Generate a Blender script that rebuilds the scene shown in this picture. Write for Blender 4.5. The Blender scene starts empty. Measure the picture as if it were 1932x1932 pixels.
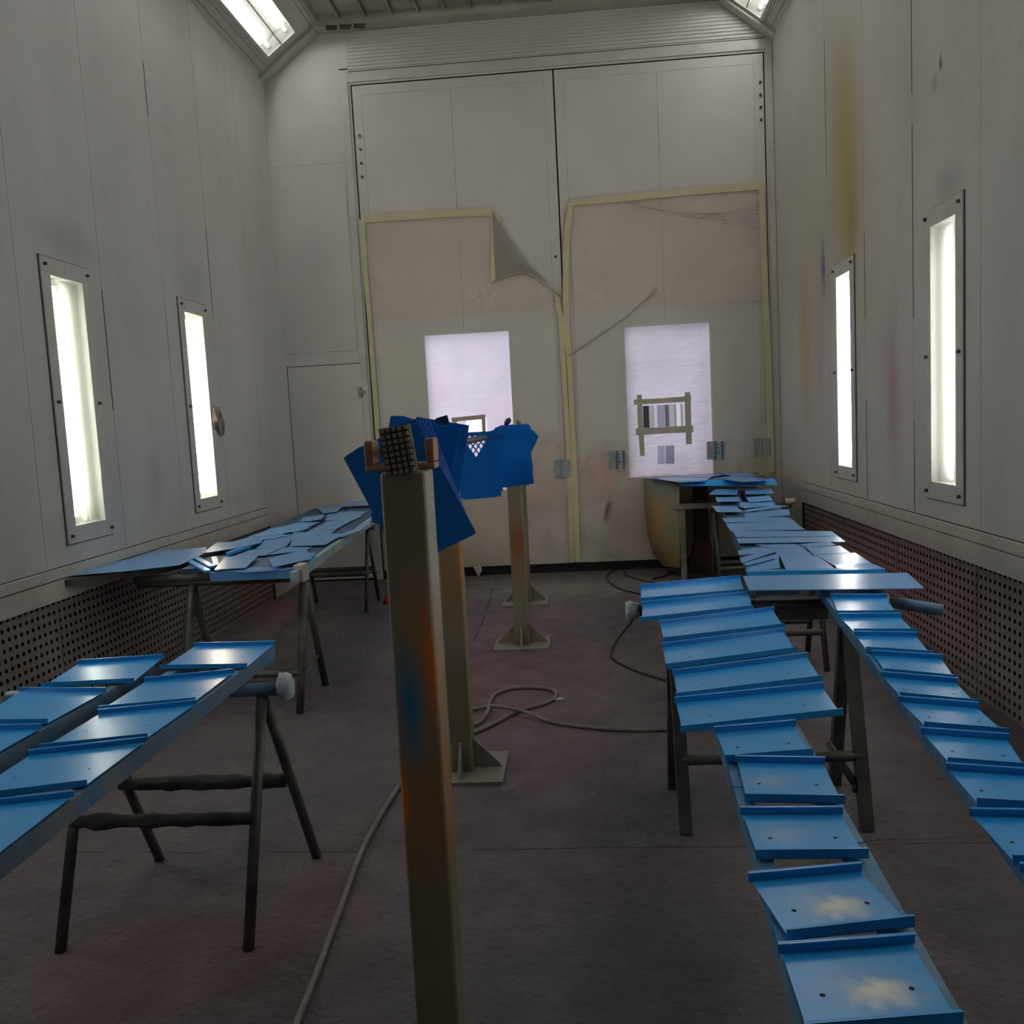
import bpy, bmesh, math, random
from mathutils import Vector, Matrix
S = bpy.context.scene
COL = S.collection
PI = math.pi
random.seed(7)

# ---------------------------------------------------------------- camera, light, exposure
F_PX, PITCH, YAW, ROLL, CAM_H = 1689.405, -.1004, -.0729, -.0525, 1.42
fw = Vector((math.sin(YAW) * math.cos(PITCH), math.cos(YAW) * math.cos(PITCH), math.sin(PITCH)))
r0 = Vector((math.cos(YAW), -math.sin(YAW), 0)); u0 = r0.cross(fw)
rt = math.cos(ROLL) * r0 + math.sin(ROLL) * u0
up = -math.sin(ROLL) * r0 + math.cos(ROLL) * u0
cd = bpy.data.cameras.new('camera'); cam = bpy.data.objects.new('camera', cd); COL.objects.link(cam)
M = Matrix((rt, up, -fw)).transposed().to_4x4(); M.translation = Vector((0, 0, CAM_H)); cam.matrix_world = M
cd.sensor_width = 36; cd.lens = F_PX / 1932 * 36; cd.clip_start = .05
S.camera = cam
S.view_settings.view_transform = 'Standard'; S.view_settings.look = 'None'
S.view_settings.gamma = 1; S.view_settings.use_curve_mapping = False
S.view_settings.exposure = 0.8
w = bpy.data.worlds.new('world'); S.world = w; w.use_nodes = True
w.node_tree.nodes['Background'].inputs[0].default_value = (.93, .9, 1, 1)
w.node_tree.nodes['Background'].inputs[1].default_value = 0.98
TUBE = 12.0      # brightness of the fluorescent tubes

def at(px, py, axis, v):          # the point of the plane <axis>=v that shows at this place of the photograph
    d = fw + rt * ((px - 966) / F_PX) + up * ((966 - py) / F_PX)
    o = Vector((0, 0, CAM_H)); return o + d * ((v - o[axis]) / d[axis])

XL, XR, YB, YF, ZC = -2.646, 1.866, 8.268, -3.0, 5.0

# ---------------------------------------------------------------- materials
def new_mat(name):
    m = bpy.data.materials.new(name); m.use_nodes = True
    return m, m.node_tree, m.node_tree.nodes['Principled BSDF']
def N(t, kind, **kw):
    n = t.nodes.new(kind)
    for k, v in kw.items(): setattr(n, k, v)
    return n
def mixc(t, fac, a, b):
    n = N(t, 'ShaderNodeMix', data_type='RGBA')
    for s, v in ((0, fac), (6, a), (7, b)):
        if hasattr(v, 'links'): t.links.new(v, n.inputs[s])
        else: n.inputs[s].default_value = v if s == 0 else (*v, 1)
    return n.outputs[2]
def math_(t, op, a, b=None, clamp=False):
    n = N(t, 'ShaderNodeMath', operation=op, use_clamp=clamp)
    for s, v in ((0, a), (1, b)):
        if v is None: continue
        if hasattr(v, 'links'): t.links.new(v, n.inputs[s])
        else: n.inputs[s].default_value = v
    return n.outputs[0]
def noise(t, vec, scale, detail=4, lo=.35, hi=.65, stretch=None, rough=.55):
    if stretch:
        mp = N(t, 'ShaderNodeMapping'); t.links.new(vec, mp.inputs[0]); mp.inputs['Scale'].default_value = stretch; vec = mp.outputs[0]
    n = N(t, 'ShaderNodeTexNoise'); t.links.new(vec, n.inputs['Vector'])
    n.inputs['Scale'].default_value = scale; n.inputs['Detail'].default_value = detail; n.inputs['Roughness'].default_value = rough
    r = N(t, 'ShaderNodeMapRange'); t.links.new(n.outputs['Fac'], r.inputs[0])
    r.inputs[1].default_value = lo; r.inputs[2].default_value = hi
    return r.outputs[0]
def blob(t, vec, c, rad, soft=1.0):    # soft-edged patch of paint: 1 inside, 0 outside the ellipsoid
    mp = N(t, 'ShaderNodeMapping', vector_type='TEXTURE'); t.links.new(vec, mp.inputs[0])
    mp.inputs['Location'].default_value = c; mp.inputs['Scale'].default_value = rad
    l = N(t, 'ShaderNodeVectorMath', operation='LENGTH'); t.links.new(mp.outputs[0], l.inputs[0])
    r = N(t, 'ShaderNodeMapRange', interpolation_type='SMOOTHSTEP'); t.links.new(l.outputs['Value'], r.inputs[0])
    r.inputs[1].default_value = 1 - soft; r.inputs[2].default_value = 1.0; r.inputs[3].default_value = 1; r.inputs[4].default_value = 0
    return r.outputs[0]
def mat(name, col, rough=.5, metal=0, var=None, vs=3, blobs=(), bump=None, stretch=None, spec=.5, coat=0, fine=.0, finec=None, fs=30, rvar=None, warp=.12, wsc=2.2):
    m, t, b = new_mat(name)
    tc = N(t, 'ShaderNodeTexCoord'); vec = tc.outputs['Object']
    c = col
    out = None
    if var: out = mixc(t, noise(t, vec, vs, stretch=stretch), col, var)
    if fine: out = mixc(t, math_(t, 'MULTIPLY', noise(t, vec, fs, 6, .55, .75), fine), out or col, finec)
    if blobs:
        nz = N(t, 'ShaderNodeTexNoise'); t.links.new(vec, nz.inputs['Vector']); nz.inputs['Scale'].default_value = wsc; nz.inputs['Detail'].default_value = 5
        sub = N(t, 'ShaderNodeVectorMath', operation='SUBTRACT'); t.links.new(nz.outputs['Color'], sub.inputs[0]); sub.inputs[1].default_value = (.5, .5, .5)
        sc = N(t, 'ShaderNodeVectorMath', operation='SCALE'); t.links.new(sub.outputs[0], sc.inputs[0]); sc.inputs['Scale'].default_value = warp * 2
        ad = N(t, 'ShaderNodeVectorMath', operation='ADD'); t.links.new(vec, ad.inputs[0]); t.links.new(sc.outputs[0], ad.inputs[1])
        for (cc, rr, colr, k) in blobs:
            out = mixc(t, math_(t, 'MULTIPLY', blob(t, ad.outputs[0], cc, rr), k), out or col, colr)
    if out is not None: t.links.new(out, b.inputs['Base Color'])
    else: b.inputs['Base Color'].default_value = (*col, 1)
    b.inputs['Roughness'].default_value = rough; b.inputs['Metallic'].default_value = metal
    b.inputs['Specular IOR Level'].default_value = spec; b.inputs['Coat Weight'].default_value = coat
    if rvar:
        r = N(t, 'ShaderNodeMapRange'); t.links.new(noise(t, vec, rvar[0]), r.inputs[0]); r.inputs[3].default_value = rvar[1]; r.inputs[4].default_value = rvar[2]
        t.links.new(r.outputs[0], b.inputs['Roughness'])
    if bump:
        bn = N(t, 'ShaderNodeBump'); bn.inputs['Strength'].default_value = bump[1]; bn.inputs['Distance'].default_value = bump[2]
        t.links.new(noise(t, vec, bump[0], 6, 0, 1, stretch=stretch if len(bump) > 3 else None), bn.inputs['Height']); t.links.new(bn.outputs[0], b.inputs['Normal'])
    return m
def emis(name, col, k):
    m, t, b = new_mat(name)
    b.inputs['Base Color'].default_value = (*col, 1); b.inputs['Emission Color'].default_value = (*col, 1); b.inputs['Emission Strength'].default_value = k
    return m
def film_mat(name, col, alpha, transl=.5, bumpk=.5, stains=(), scale=5, stretch=None, rough=.35):
    m, t, b = new_mat(name)
    out = [n for n in t.nodes if n.type == 'OUTPUT_MATERIAL'][0]
    tc = N(t, 'ShaderNodeTexCoord'); vec = tc.outputs['Object']
    c = mixc(t, noise(t, vec, 2.5, 5), col, tuple(x * .86 for x in col))
    nz = N(t, 'ShaderNodeTexNoise'); t.links.new(vec, nz.inputs['Vector']); nz.inputs['Scale'].default_value = 2
    sub = N(t, 'ShaderNodeVectorMath', operation='SUBTRACT'); t.links.new(nz.outputs['Color'], sub.inputs[0]); sub.inputs[1].default_value = (.5, .5, .5)
    sc = N(t, 'ShaderNodeVectorMath', operation='SCALE'); t.links.new(sub.outputs[0], sc.inputs[0]); sc.inputs['Scale'].default_value = .5
    ad = N(t, 'ShaderNodeVectorMath', operation='ADD'); t.links.new(vec, ad.inputs[0]); t.links.new(sc.outputs[0], ad.inputs[1])
    al = None
    for (cc, rr, colr, k) in stains:
        f = math_(t, 'MULTIPLY', blob(t, ad.outputs[0], cc, rr), k)
        c = mixc(t, f, c, colr)
        al = f if al is None else math_(t, 'MAXIMUM', al, f)
    t.links.new(c, b.inputs['Base Color']); b.inputs['Roughness'].default_value = rough
    bn = N(t, 'ShaderNodeBump'); bn.inputs['Strength'].default_value = bumpk; bn.inputs['Distance'].default_value = .02
    t.links.new(noise(t, vec, scale, 8, 0, 1, stretch=stretch), bn.inputs['Height']); t.links.new(bn.outputs[0], b.inputs['Normal'])
    tr = N(t, 'ShaderNodeBsdfTranslucent'); t.links.new(c, tr.inputs[0]); t.links.new(bn.outputs[0], tr.inputs['Normal'])
    mx = N(t, 'ShaderNodeMixShader'); mx.inputs[0].default_value = transl; t.links.new(b.outputs[0], mx.inputs[1]); t.links.new(tr.outputs[0], mx.inputs[2])
    tp = N(t, 'ShaderNodeBsdfTransparent'); mx2 = N(t, 'ShaderNodeMixShader')
    if al is None: mx2.inputs[0].default_value = alpha
    else: t.links.new(math_(t, 'ADD', math_(t, 'MULTIPLY', al, 1.05), alpha, True), mx2.inputs[0])
    t.links.new(tp.outputs[0], mx2.inputs[1]); t.links.new(mx.outputs[0], mx2.inputs[2]); t.links.new(mx2.outputs[0], out.inputs[0])
    return m

wall_c, wall_v = (.60, .59, .56), (.53, .52, .495)
M_WL = mat('wall_paint_left', wall_c, .6, var=wall_v, vs=1.6, stretch=(1, 1, .35), blobs=[
    ((XL, 5.46, 1.15), (.3, .16, .32), (.36, .35, .37), .6), ((XL, 4.75, 2.5), (.3, .4, .18), (.34, .34, .34), .6),
    ((XL, 6.35, 2.5), (.3, .32, .2), (.4, .4, .38), .5), ((XL, 5.5, 2.1), (.3, .6, .6), (.47, .47, .49), .5),
    ((XL, 3.7, 3.6), (.3, .8, .9), (.5, .49, .36), .6), ((XL, 4.4, .95), (.3, .35, .2), (.45, .44, .36), .6),
    ((XL, 6.9, .95), (.3, .5, .12), (.45, .44, .36), .5), ((XL, 6.0, 1.4), (.3, .1, .25), (.42, .42, .42), .3)],
    fine=.25, finec=(.36, .35, .33), fs=9, bump=(3, .15, .01))
M_WR = mat('wall_paint_right', wall_c, .6, var=(.52, .515, .465), vs=1.6, stretch=(1, 1, .35), blobs=[
    ((XR, 6.9, 2.2), (.4, 1.7, 2.6), (.50, .44, .34), .6), ((XR, 6.25, 3.1), (.3, .5, 1.2), (.44, .36, .12), .9), ((XR, 6.15, 2.6), (.3, .3, .6), (.36, .29, .09), .7),
    ((XR, 7.35, 1.9), (.3, .3, 1.0), (.46, .37, .17), .85), ((XR, 6.82, 2.42), (.3, .1, .36), (.1, .13, .27), .9),
    ((XR, 6.9, 1.7), (.3, .2, .7), (.36, .4, .42), .5), ((XR, 5.4, 1.5), (.3, .2, .8), (.38, .22, .24), .75),
    ((XR, 5.55, 1.7), (.3, .35, .6), (.45, .4, .38), .5), ((XR, 4.0, 1.8), (.3, .3, .9), (.42, .44, .46), .5),
    ((XR, 5.1, 3.3), (.3, .8, .9), (.46, .47, .37), .5), ((XR, 4.6, 2.45), (.3, .25, .15), (.36, .36, .34), .6),
    ((XR, 4.71, 3.05), (.2, .03, .07), (.05, .05, .05), .9), ((XR, 4.78, 2.98), (.2, .06, .08), (.3, .3, .27), .7)],
    fine=.25, finec=(.38, .36, .33), fs=9, bump=(3, .15, .01), warp=.08)
M_WB = mat('wall_paint_back', (.61, .59, .55), .55, var=(.55, .53, .495), vs=1.3, blobs=[
    ((-2.4, YB, 4.45), (.3, .4, .25), (.45, .44, .40), .6), ((-2.3, YB, 3.0), (.3, .3, .3), (.5, .5, .47), .6)],
    fine=.2, finec=(.4, .39, .36), fs=7, bump=(3, .15, .01))
M_DOOR = mat('door_paint', (.61, .585, .54), .5, var=(.55, .53, .49), vs=1.2, blobs=[
    ((1.0, YB, .6), (.9, .5, .8), (.48, .39, .34), .5), ((-.9, YB, .5), (1, .5, .6), (.48, .42, .39), .5),
    ((.2, YB, .95), (.3, .4, .3), (.5, .33, .28), .5)], fine=.2, finec=(.42, .41, .38), fs=8, bump=(2.5, .2, .01))
M_TRIM = mat('trim_paint', (.58, .57, .52), .5, var=(.5, .49, .44), vs=4, fine=.3, finec=(.3, .29, .25), fs=14)
M_CEIL = mat('ceiling_paint', (.5, .485, .40), .7, var=(.4, .39, .31), vs=3, fine=.3, finec=(.18, .17, .13), fs=8)
M_RIB = mat('ceiling_rib_dirty', (.32, .31, .26), .6, var=(.12, .11, .08), vs=5)
M_LINE = mat('dark_joint', (.03, .03, .03), .9)
M_SEAM = mat('panel_seam', (.22, .22, .2), .9, var=(.45, .45, .42), vs=2.5)
M_BLACK = mat('black_void', (.012, .012, .012), .9)
M_FRAME = mat('lamp_frame_paint', (.6, .585, .55), .45, var=(.52, .51, .47), vs=6, fine=.2, finec=(.2, .2, .18), fs=20)
M_HOUSE = mat('lamp_housing_grey', (.5, .5, .45), .4); M_HOUSEC = mat('cove_lamp_housing', (.25, .25, .22), .4)
M_SCREW = mat('screw_dark', (.07, .07, .07), .4, metal=.6)
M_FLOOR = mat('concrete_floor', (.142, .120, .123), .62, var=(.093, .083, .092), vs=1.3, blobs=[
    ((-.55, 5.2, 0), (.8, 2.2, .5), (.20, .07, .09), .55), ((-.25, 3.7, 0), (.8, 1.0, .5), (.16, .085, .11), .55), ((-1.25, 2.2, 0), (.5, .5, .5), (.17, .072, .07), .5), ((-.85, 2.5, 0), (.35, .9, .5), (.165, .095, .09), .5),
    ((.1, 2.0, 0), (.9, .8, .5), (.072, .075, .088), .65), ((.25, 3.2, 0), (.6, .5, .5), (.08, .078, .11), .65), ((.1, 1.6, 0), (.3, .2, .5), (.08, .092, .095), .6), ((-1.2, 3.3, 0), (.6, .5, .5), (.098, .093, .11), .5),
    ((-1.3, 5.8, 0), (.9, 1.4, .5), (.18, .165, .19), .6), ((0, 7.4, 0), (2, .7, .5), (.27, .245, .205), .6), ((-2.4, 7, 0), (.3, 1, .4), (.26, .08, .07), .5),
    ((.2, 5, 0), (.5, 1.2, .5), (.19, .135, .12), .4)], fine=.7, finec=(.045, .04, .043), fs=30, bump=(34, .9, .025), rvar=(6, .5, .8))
M_BLUE = mat('blue_gloss_paint', (.02, .35, .84), .23, spec=.75, bump=(2.2, .12, .006))
M_BLUEC = mat('blue_paint_dusty', (.02, .35, .84), .26, spec=.75, blobs=[((.01, -.01, 0), (.085, .055, .2), (.30, .46, .56), .6), ((.015, -.01, 0), (.055, .035, .2), (.80, .82, .74), .9)], warp=.03, wsc=28)  # blurred lamp reflection painted into the blue as a pale mottled patch
M_BLUEC2 = mat('blue_paint_slightly_dusty', (.02, .35, .84), .26, spec=.75, blobs=[((-.03, 0, 0), (.06, .04, .2), (.3, .46, .58), .5)], warp=.03, wsc=20)  # fainter reflection painted into the blue of two trays farther back
M_BLUE2 = mat('blue_satin_paint', (.12, .35, .72), .24, spec=.9, bump=(2, .15, .006))
M_BLUED = mat('blue_hanging_paint', (.0, .16, .60), .42, spec=.35)
M_NAVY = mat('navy_rubber', (.02, .03, .09), .5)
M_RAIL = mat('rail_wrapped', (.13, .16, .17), .55, var=(.05, .16, .3), vs=6, fine=.4, finec=(.24, .26, .25), fs=10, bump=(30, .4, .01))
M_RAILB = mat('rail_blue_overspray', (.03, .2, .45), .5, var=(.12, .26, .36), vs=7, bump=(30, .5, .01))
M_BOARDB = mat('blue_board', (.015, .07, .17), .6, var=(.03, .09, .17), vs=6)  # darkened so the gaps between the sheets read as shade
M_BOARD = mat('white_board_side', (.38, .42, .40), .5, var=(.12, .3, .5), vs=5, bump=(20, .2, .005))
M_PLANK = mat('grimy_plank', (.13, .12, .1), .6, var=(.06, .06, .055), vs=8)
M_STEEL = mat('dark_trestle_steel', (.05, .052, .048), .5, metal=.2, var=(.11, .11, .095), vs=9, bump=(40, .4, .006))
M_STEEL2 = mat('overspray_crust', (.035, .035, .032), .9, var=(.075, .07, .06), vs=12, bump=(30, .9, .02))
M_GREYST = mat('grey_galvanised', (.3, .3, .27), .5, metal=.3, var=(.2, .19, .16), vs=8)
M_WRAP = mat('white_plastic_wrap', (.6, .65, .66), .35, var=(.35, .45, .5), vs=9, bump=(25, .9, .02))
M_RED = mat('dark_red_steel', (.055, .028, .024), .5, var=(.13, .012, .012), vs=3)
M_CREAM = mat('cream_cap', (.5, .47, .4), .5, var=(.4, .38, .32), vs=8)
M_HOSE = mat('grey_hose', (.22, .19, .185), .5, var=(.15, .13, .13), vs=6)
M_HOSED = mat('dark_cable', (.03, .028, .026), .5)
M_REDPLASTIC = mat('red_plastic', (.45, .02, .02), .4)
M_TAPE = mat('masking_tape', (.60, .55, .33), .6, var=(.55, .50, .31), vs=9, fine=.2, finec=(.36, .33, .2), fs=14, bump=(20, .3, .004))
M_TAPE2 = mat('masking_tape_beige', (.46, .42, .32), .6, var=(.4, .36, .27), vs=9)
M_BRTAPE = mat('brown_peeled_tape', (.14, .11, .07), .6, var=(.07, .055, .04), vs=20)
M_LABEL = mat('printed_ink_blue', (.09, .13, .18), .6)
M_LABELG = mat('printed_ink_pale', (.36, .39, .38), .6, var=(.2, .24, .25), vs=60, stretch=(1, 1, .2))
M_WHITE = mat('white_print', (.6, .62, .6), .6)
M_GRID = mat('rubber_grip_block', (.30, .28, .205), .6, var=(.22, .21, .15), vs=20)
M_GRIDD = mat('rubber_grip_groove', (.09, .085, .06), .8)
M_CLOTH = mat('painted_drape', (.42, .29, .09), .6, var=(.34, .27, .13), vs=3, blobs=[((0, 0, .42), (.6, .8, .36), (.13, .21, .23), .95), ((.1, 0, 0), (.12, .6, .6), (.25, .27, .24), .6)], bump=(5, .4, .03), warp=.14)
def post_mat(name, blobs, base=(.27, .24, .16), v=(.21, .175, .11)):
    return mat(name, base, .5, var=v, vs=5, blobs=blobs, bump=(14, .25, .005), warp=.03)
# paint patches on the posts in each post's own coordinates (origin on the floor)
M_POST1 = post_mat('post_near_paint', [((-.01, -.05, 1.24), (.09, .1, .16), (.22, .145, .085), .7), ((.02, -.05, 1.02), (.05, .08, .22), (.38, .19, .05), .7), ((0, 0, .15), (.2, .2, .35), (.19, .16, .09), .8),
    ((0, -.05, .68), (.2, .2, .3), (.36, .17, .065), .85), ((-.012, -.05, .865), (.04, .1, .175), (.02, .19, .38), 1.0), ((.036, -.04, .96), (.021, .1, .18), (.75, .2, .015), .95),
    ((-.045, -.045, .68), (.014, .1, .09), (.75, .2, .01), .95), ((.045, 0, 1.15), (.012, .2, .3), (.5, .5, .44), .6), ((.05, 0, .1), (.02, .2, .4), (.4, .24, .12), .6)], base=(.30, .265, .18), v=(.24, .20, .13))
M_POST2 = post_mat('post_second_paint', [((0, -.05, .9), (.2, .2, .42), (.28, .16, .075), .8), ((.04, -.02, .95), (.03, .2, .35), (.42, .2, .06), .8), ((0, 0, .3), (.2, .2, .3), (.17, .14, .06), .6)])
M_POST3 = post_mat('post_third_paint', [((0, -.05, .65), (.2, .2, .34), (.25, .10, .025), .9), ((0, 0, 1.1), (.2, .2, .2), (.12, .1, .06), .6)])
M_POST4 = post_mat('post_fourth_paint', [((.05, 0, .8), (.1, .2, .3), (.05, .10, .045), .8)], base=(.17, .17, .13))
M_PLATE = mat('pale_base_plate', (.25, .24, .2), .6, var=(.19, .18, .145), vs=6)
M_ORANGE = mat('bracket_orange_primer', (.36, .21, .12), .5, var=(.3, .13, .045), vs=22)
M_GLASS = None
def glass_mat(k):
    m, t, b = new_mat('lamp_cover_glass'); out = [n for n in t.nodes if n.type == 'OUTPUT_MATERIAL'][0]
    tp = N(t, 'ShaderNodeBsdfTransparent'); tl = N(t, 'ShaderNodeBsdfTranslucent'); tl.inputs[0].default_value = (.96, .95, .91, 1)
    gl = N(t, 'ShaderNodeBsdfGlossy'); gl.inputs['Roughness'].default_value = .15
    a = N(t, 'ShaderNodeMixShader'); a.inputs[0].default_value = k; t.links.new(tp.outputs[0], a.inputs[1]); t.links.new(tl.outputs[0], a.inputs[2])
    c = N(t, 'ShaderNodeMixShader'); c.inputs[0].default_value = .04; t.links.new(a.outputs[0], c.inputs[1]); t.links.new(gl.outputs[0], c.inputs[2]); t.links.new(c.outputs[0], out.inputs[0])
    return m
M_GLASS = glass_mat(.2); M_GLASSC = glass_mat(.05)
def pane_mat():
    m, t, b = new_mat('window_glass'); out = [n for n in t.nodes if n.type == 'OUTPUT_MATERIAL'][0]
    tp = N(t, 'ShaderNodeBsdfTransparent'); gl = N(t, 'ShaderNodeBsdfGlossy'); gl.inputs['Roughness'].default_value = .03
    c = N(t, 'ShaderNodeMixShader'); c.inputs[0].default_value = .06; t.links.new(tp.outputs[0], c.inputs[1]); t.links.new(gl.outputs[0], c.inputs[2]); t.links.new(c.outputs[0], out.inputs[0])
    return m
M_PANE = pane_mat()
M_TUBEC = emis('tube_cool', (.93, 1, .87), TUBE); M_TUBEW = emis('tube_warm', (1, .88, .68), TUBE * 1.05); M_TUBEN = emis('tube_neutral', (1, .985, .97), TUBE)
M_TUBEOFF = mat('tube_unlit', (.6, .66, .52), .3)
def grille_mat(name, blobs):
    m = mat(name, (.26, .225, .21), .55, var=(.2, .175, .165), vs=3, blobs=blobs)
    t = m.node_tree; b = t.nodes['Principled BSDF']; out = [n for n in t.nodes if n.type == 'OUTPUT_MATERIAL'][0]
    tc = N(t, 'ShaderNodeTexCoord'); sp = N(t, 'ShaderNodeSeparateXYZ'); t.links.new(tc.outputs['Object'], sp.inputs[0])
    P = .046
    def cell(o): return math_(t, 'SUBTRACT', math_(t, 'FRACT', math_(t, 'DIVIDE', math_(t, 'ADD', o, 20), P)), .5)
    u, v = cell(sp.outputs[1]), cell(sp.outputs[2])
    d = math_(t, 'SQRT', math_(t, 'ADD', math_(t, 'MULTIPLY', u, u), math_(t, 'MULTIPLY', v, v)))
    h = math_(t, 'LESS_THAN', d, .235)
    tp = N(t, 'ShaderNodeBsdfTransparent'); mx = N(t, 'ShaderNodeMixShader'); t.links.new(h, mx.inputs[0]); t.links.new(b.outputs[0], mx.inputs[1]); t.links.new(tp.outputs[0], mx.inputs[2]); t.links.new(mx.outputs[0], out.inputs[0])
    return m
M_GRL = grille_mat('perforated_sheet_left', [((XL, 7.1, .2), (.3, .9, .5), (.33, .17, .11), .7)])
M_GRR = grille_mat('perforated_sheet_right', [((XR, 5.4, .35), (.3, 1.6, .5), (.34, .165, .16), .85), ((XR, 6.9, .4), (.3, .6, .4), (.3, .17, .15), .6)])

# ---------------------------------------------------------------- mesh helpers
class MB:
    def __init__(s): s.v = []; s.f = []; s.m = []; s.sm = []
    def add(s, vs, fs, mi=0, smooth=False):
        o = len(s.v); s.v += [tuple(x) for x in vs]; s.f += [tuple(i + o for i in f) for f in fs]; s.m += [mi] * len(fs); s.sm += [smooth] * len(fs); return s
    def box(s, a, b, mi=0, R=None, c=None):
        x0, y0, z0 = a; x1, y1, z1 = b
        vs = [Vector(p) for p in ((x0,y0,z0),(x1,y0,z0),(x1,y1,z0),(x0,y1,z0),(x0,y0,z1),(x1,y0,z1),(x1,y1,z1),(x0,y1,z1))]
        if R: vs = [(R @ (p - Vector(c))) + Vector(c) for p in vs]
        return s.add(vs, [(0,3,2,1),(4,5,6,7),(0,1,5,4),(1,2,6,5),(2,3,7,6),(3,0,4,7)], mi)
    def prism(s, pts, d, mi=0):          # planar outline pts extruded by vector d
        n = len(pts); pts = [Vector(p) for p in pts]; d = Vector(d)
        vs = pts + [p + d for p in pts]
        return s.add(vs, [tuple(range(n - 1, -1, -1)), tuple(range(n, 2 * n))] + [(i, (i + 1) % n, n + (i + 1) % n, n + i) for i in range(n)], mi)
    def tube(s, pts, r, n=12, mi=0, cap=True, jitter=0, smooth=True):
        pts = [Vector(p) for p in pts]; vs = []; fs = []; prev = None
        for i, p in enumerate(pts):
            t = (pts[min(i + 1, len(pts) - 1)] - pts[max(i - 1, 0)]).normalized()
            a = prev if prev else (Vector((0, 0, 1)) if abs(t.z) < .9 else Vector((1, 0, 0)))
            e1 = (a - t * a.dot(t)).normalized(); prev = e1; e2 = t.cross(e1)
            rr = r[i] if isinstance(r, (list, tuple)) else r
            for k in range(n):
                q = rr * (1 + random.uniform(-jitter, jitter)); an = 2 * PI * (k + .5) / n
                vs.append(p + e1 * math.cos(an) * q + e2 * math.sin(an) * q)
        for i in range(len(pts) - 1):
            for k in range(n): fs.append((i * n + k, i * n + (k + 1) % n, (i + 1) * n + (k + 1) % n, (i + 1) * n + k))
        s.add(vs, fs, mi, smooth)
        if cap:
            o = len(s.v) - len(vs); s.f += [tuple(o + k for k in range(n - 1, -1, -1)), tuple(o + len(vs) - n + k for k in range(n))]; s.m += [mi] * 2; s.sm += [False] * 2
        return s
    def bar(s, a, b, w, h, mi=0, upv=(0, 0, 1)):
        a, b = Vector(a), Vector(b); t = (b - a).normalized(); u = Vector(upv); u = (u - t * u.dot(t)).normalized(); sd = t.cross(u)
        q = [sd * w / 2 + u * h / 2, -sd * w / 2 + u * h / 2, -sd * w / 2 - u * h / 2, sd * w / 2 - u * h / 2]
        return s.add([a + x for x in q] + [b + x for x in q], [(0,1,2,3),(7,6,5,4)] + [(i, i + 4, (i + 1) % 4 + 4, (i + 1) % 4) for i in range(4)], mi)
    def build(s, name, mats, parent=None, origin=None, bevel=0):
        me = bpy.data.meshes.new(name); o_ = Vector(origin) if origin is not None else Vector((0, 0, 0))
        me.from_pydata([tuple(Vector(p) - o_) for p in s.v], [], s.f)
        for m in (mats if isinstance(mats, (list, tuple)) else [mats]): me.materials.append(m)
        for p, mi, sm in zip(me.polygons, s.m, s.sm): p.material_index = mi; p.use_smooth = sm
        bm = bmesh.new(); bm.from_mesh(me); bmesh.ops.recalc_face_normals(bm, faces=bm.faces); bm.to_mesh(me); bm.free()
        ob = bpy.data.objects.new(name, me); COL.objects.link(ob)
        if parent is not None:
            ob.parent = parent
            ob.location = o_ if parent.type == 'EMPTY' and origin is None else o_
            ob.matrix_parent_inverse = Matrix.Translation(-parent.location)
        else: ob.location = o_
        if bevel:
            md = ob.modifiers.new('bevel', 'BEVEL'); md.width = bevel; md.segments = 2; md.limit_method = 'ANGLE'
        return ob
def tag(o, label, cat, group=None, kind=None):
    if label: o['label'] = label
    if cat: o['category'] = cat
    if group: o['group'] = group
    if kind: o['kind'] = kind
    return o
def struct(mb, name, m, bevel=0):
    o = mb.build(name, m, bevel=bevel); o['kind'] = 'structure'; return o
def thing(name, loc, label, cat, group=None):
    o = bpy.data.objects.new(name, None); COL.objects.link(o); o.location = loc; o.empty_display_size = .1
    return tag(o, label, cat, group)
ORD = ['first', 'second', 'third', 'fourth', 'fifth', 'sixth', 'seventh', 'eighth', 'ninth', 'tenth', 'eleventh', 'twelfth', 'thirteenth', 'fourteenth', 'fifteenth', 'sixteenth', 'seventeenth', 'eighteenth', 'nineteenth', 'twentieth']

def holed(mb, f, u0, u1, v0, v1, holes, mi=0):      # rectangle (u,v) with rectangular holes; f maps (u,v) to a point
    us = sorted({u0, u1} | {h[0] for h in holes} | {h[1] for h in holes}); vs = sorted({v0, v1} | {h[2] for h in holes} | {h[3] for h in holes})
    for i in range(len(us) - 1):
        for j in range(len(vs) - 1):
            cu, cv = (us[i] + us[i+1]) / 2, (vs[j] + vs[j+1]) / 2
            if any(h[0] < cu < h[1] and h[2] < cv < h[3] for h in holes): continue
            mb.add([f(us[i], vs[j]), f(us[i+1], vs[j]), f(us[i+1], vs[j+1]), f(us[i], vs[j+1])], [(0, 1, 2, 3)], mi)
    return mb

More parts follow.
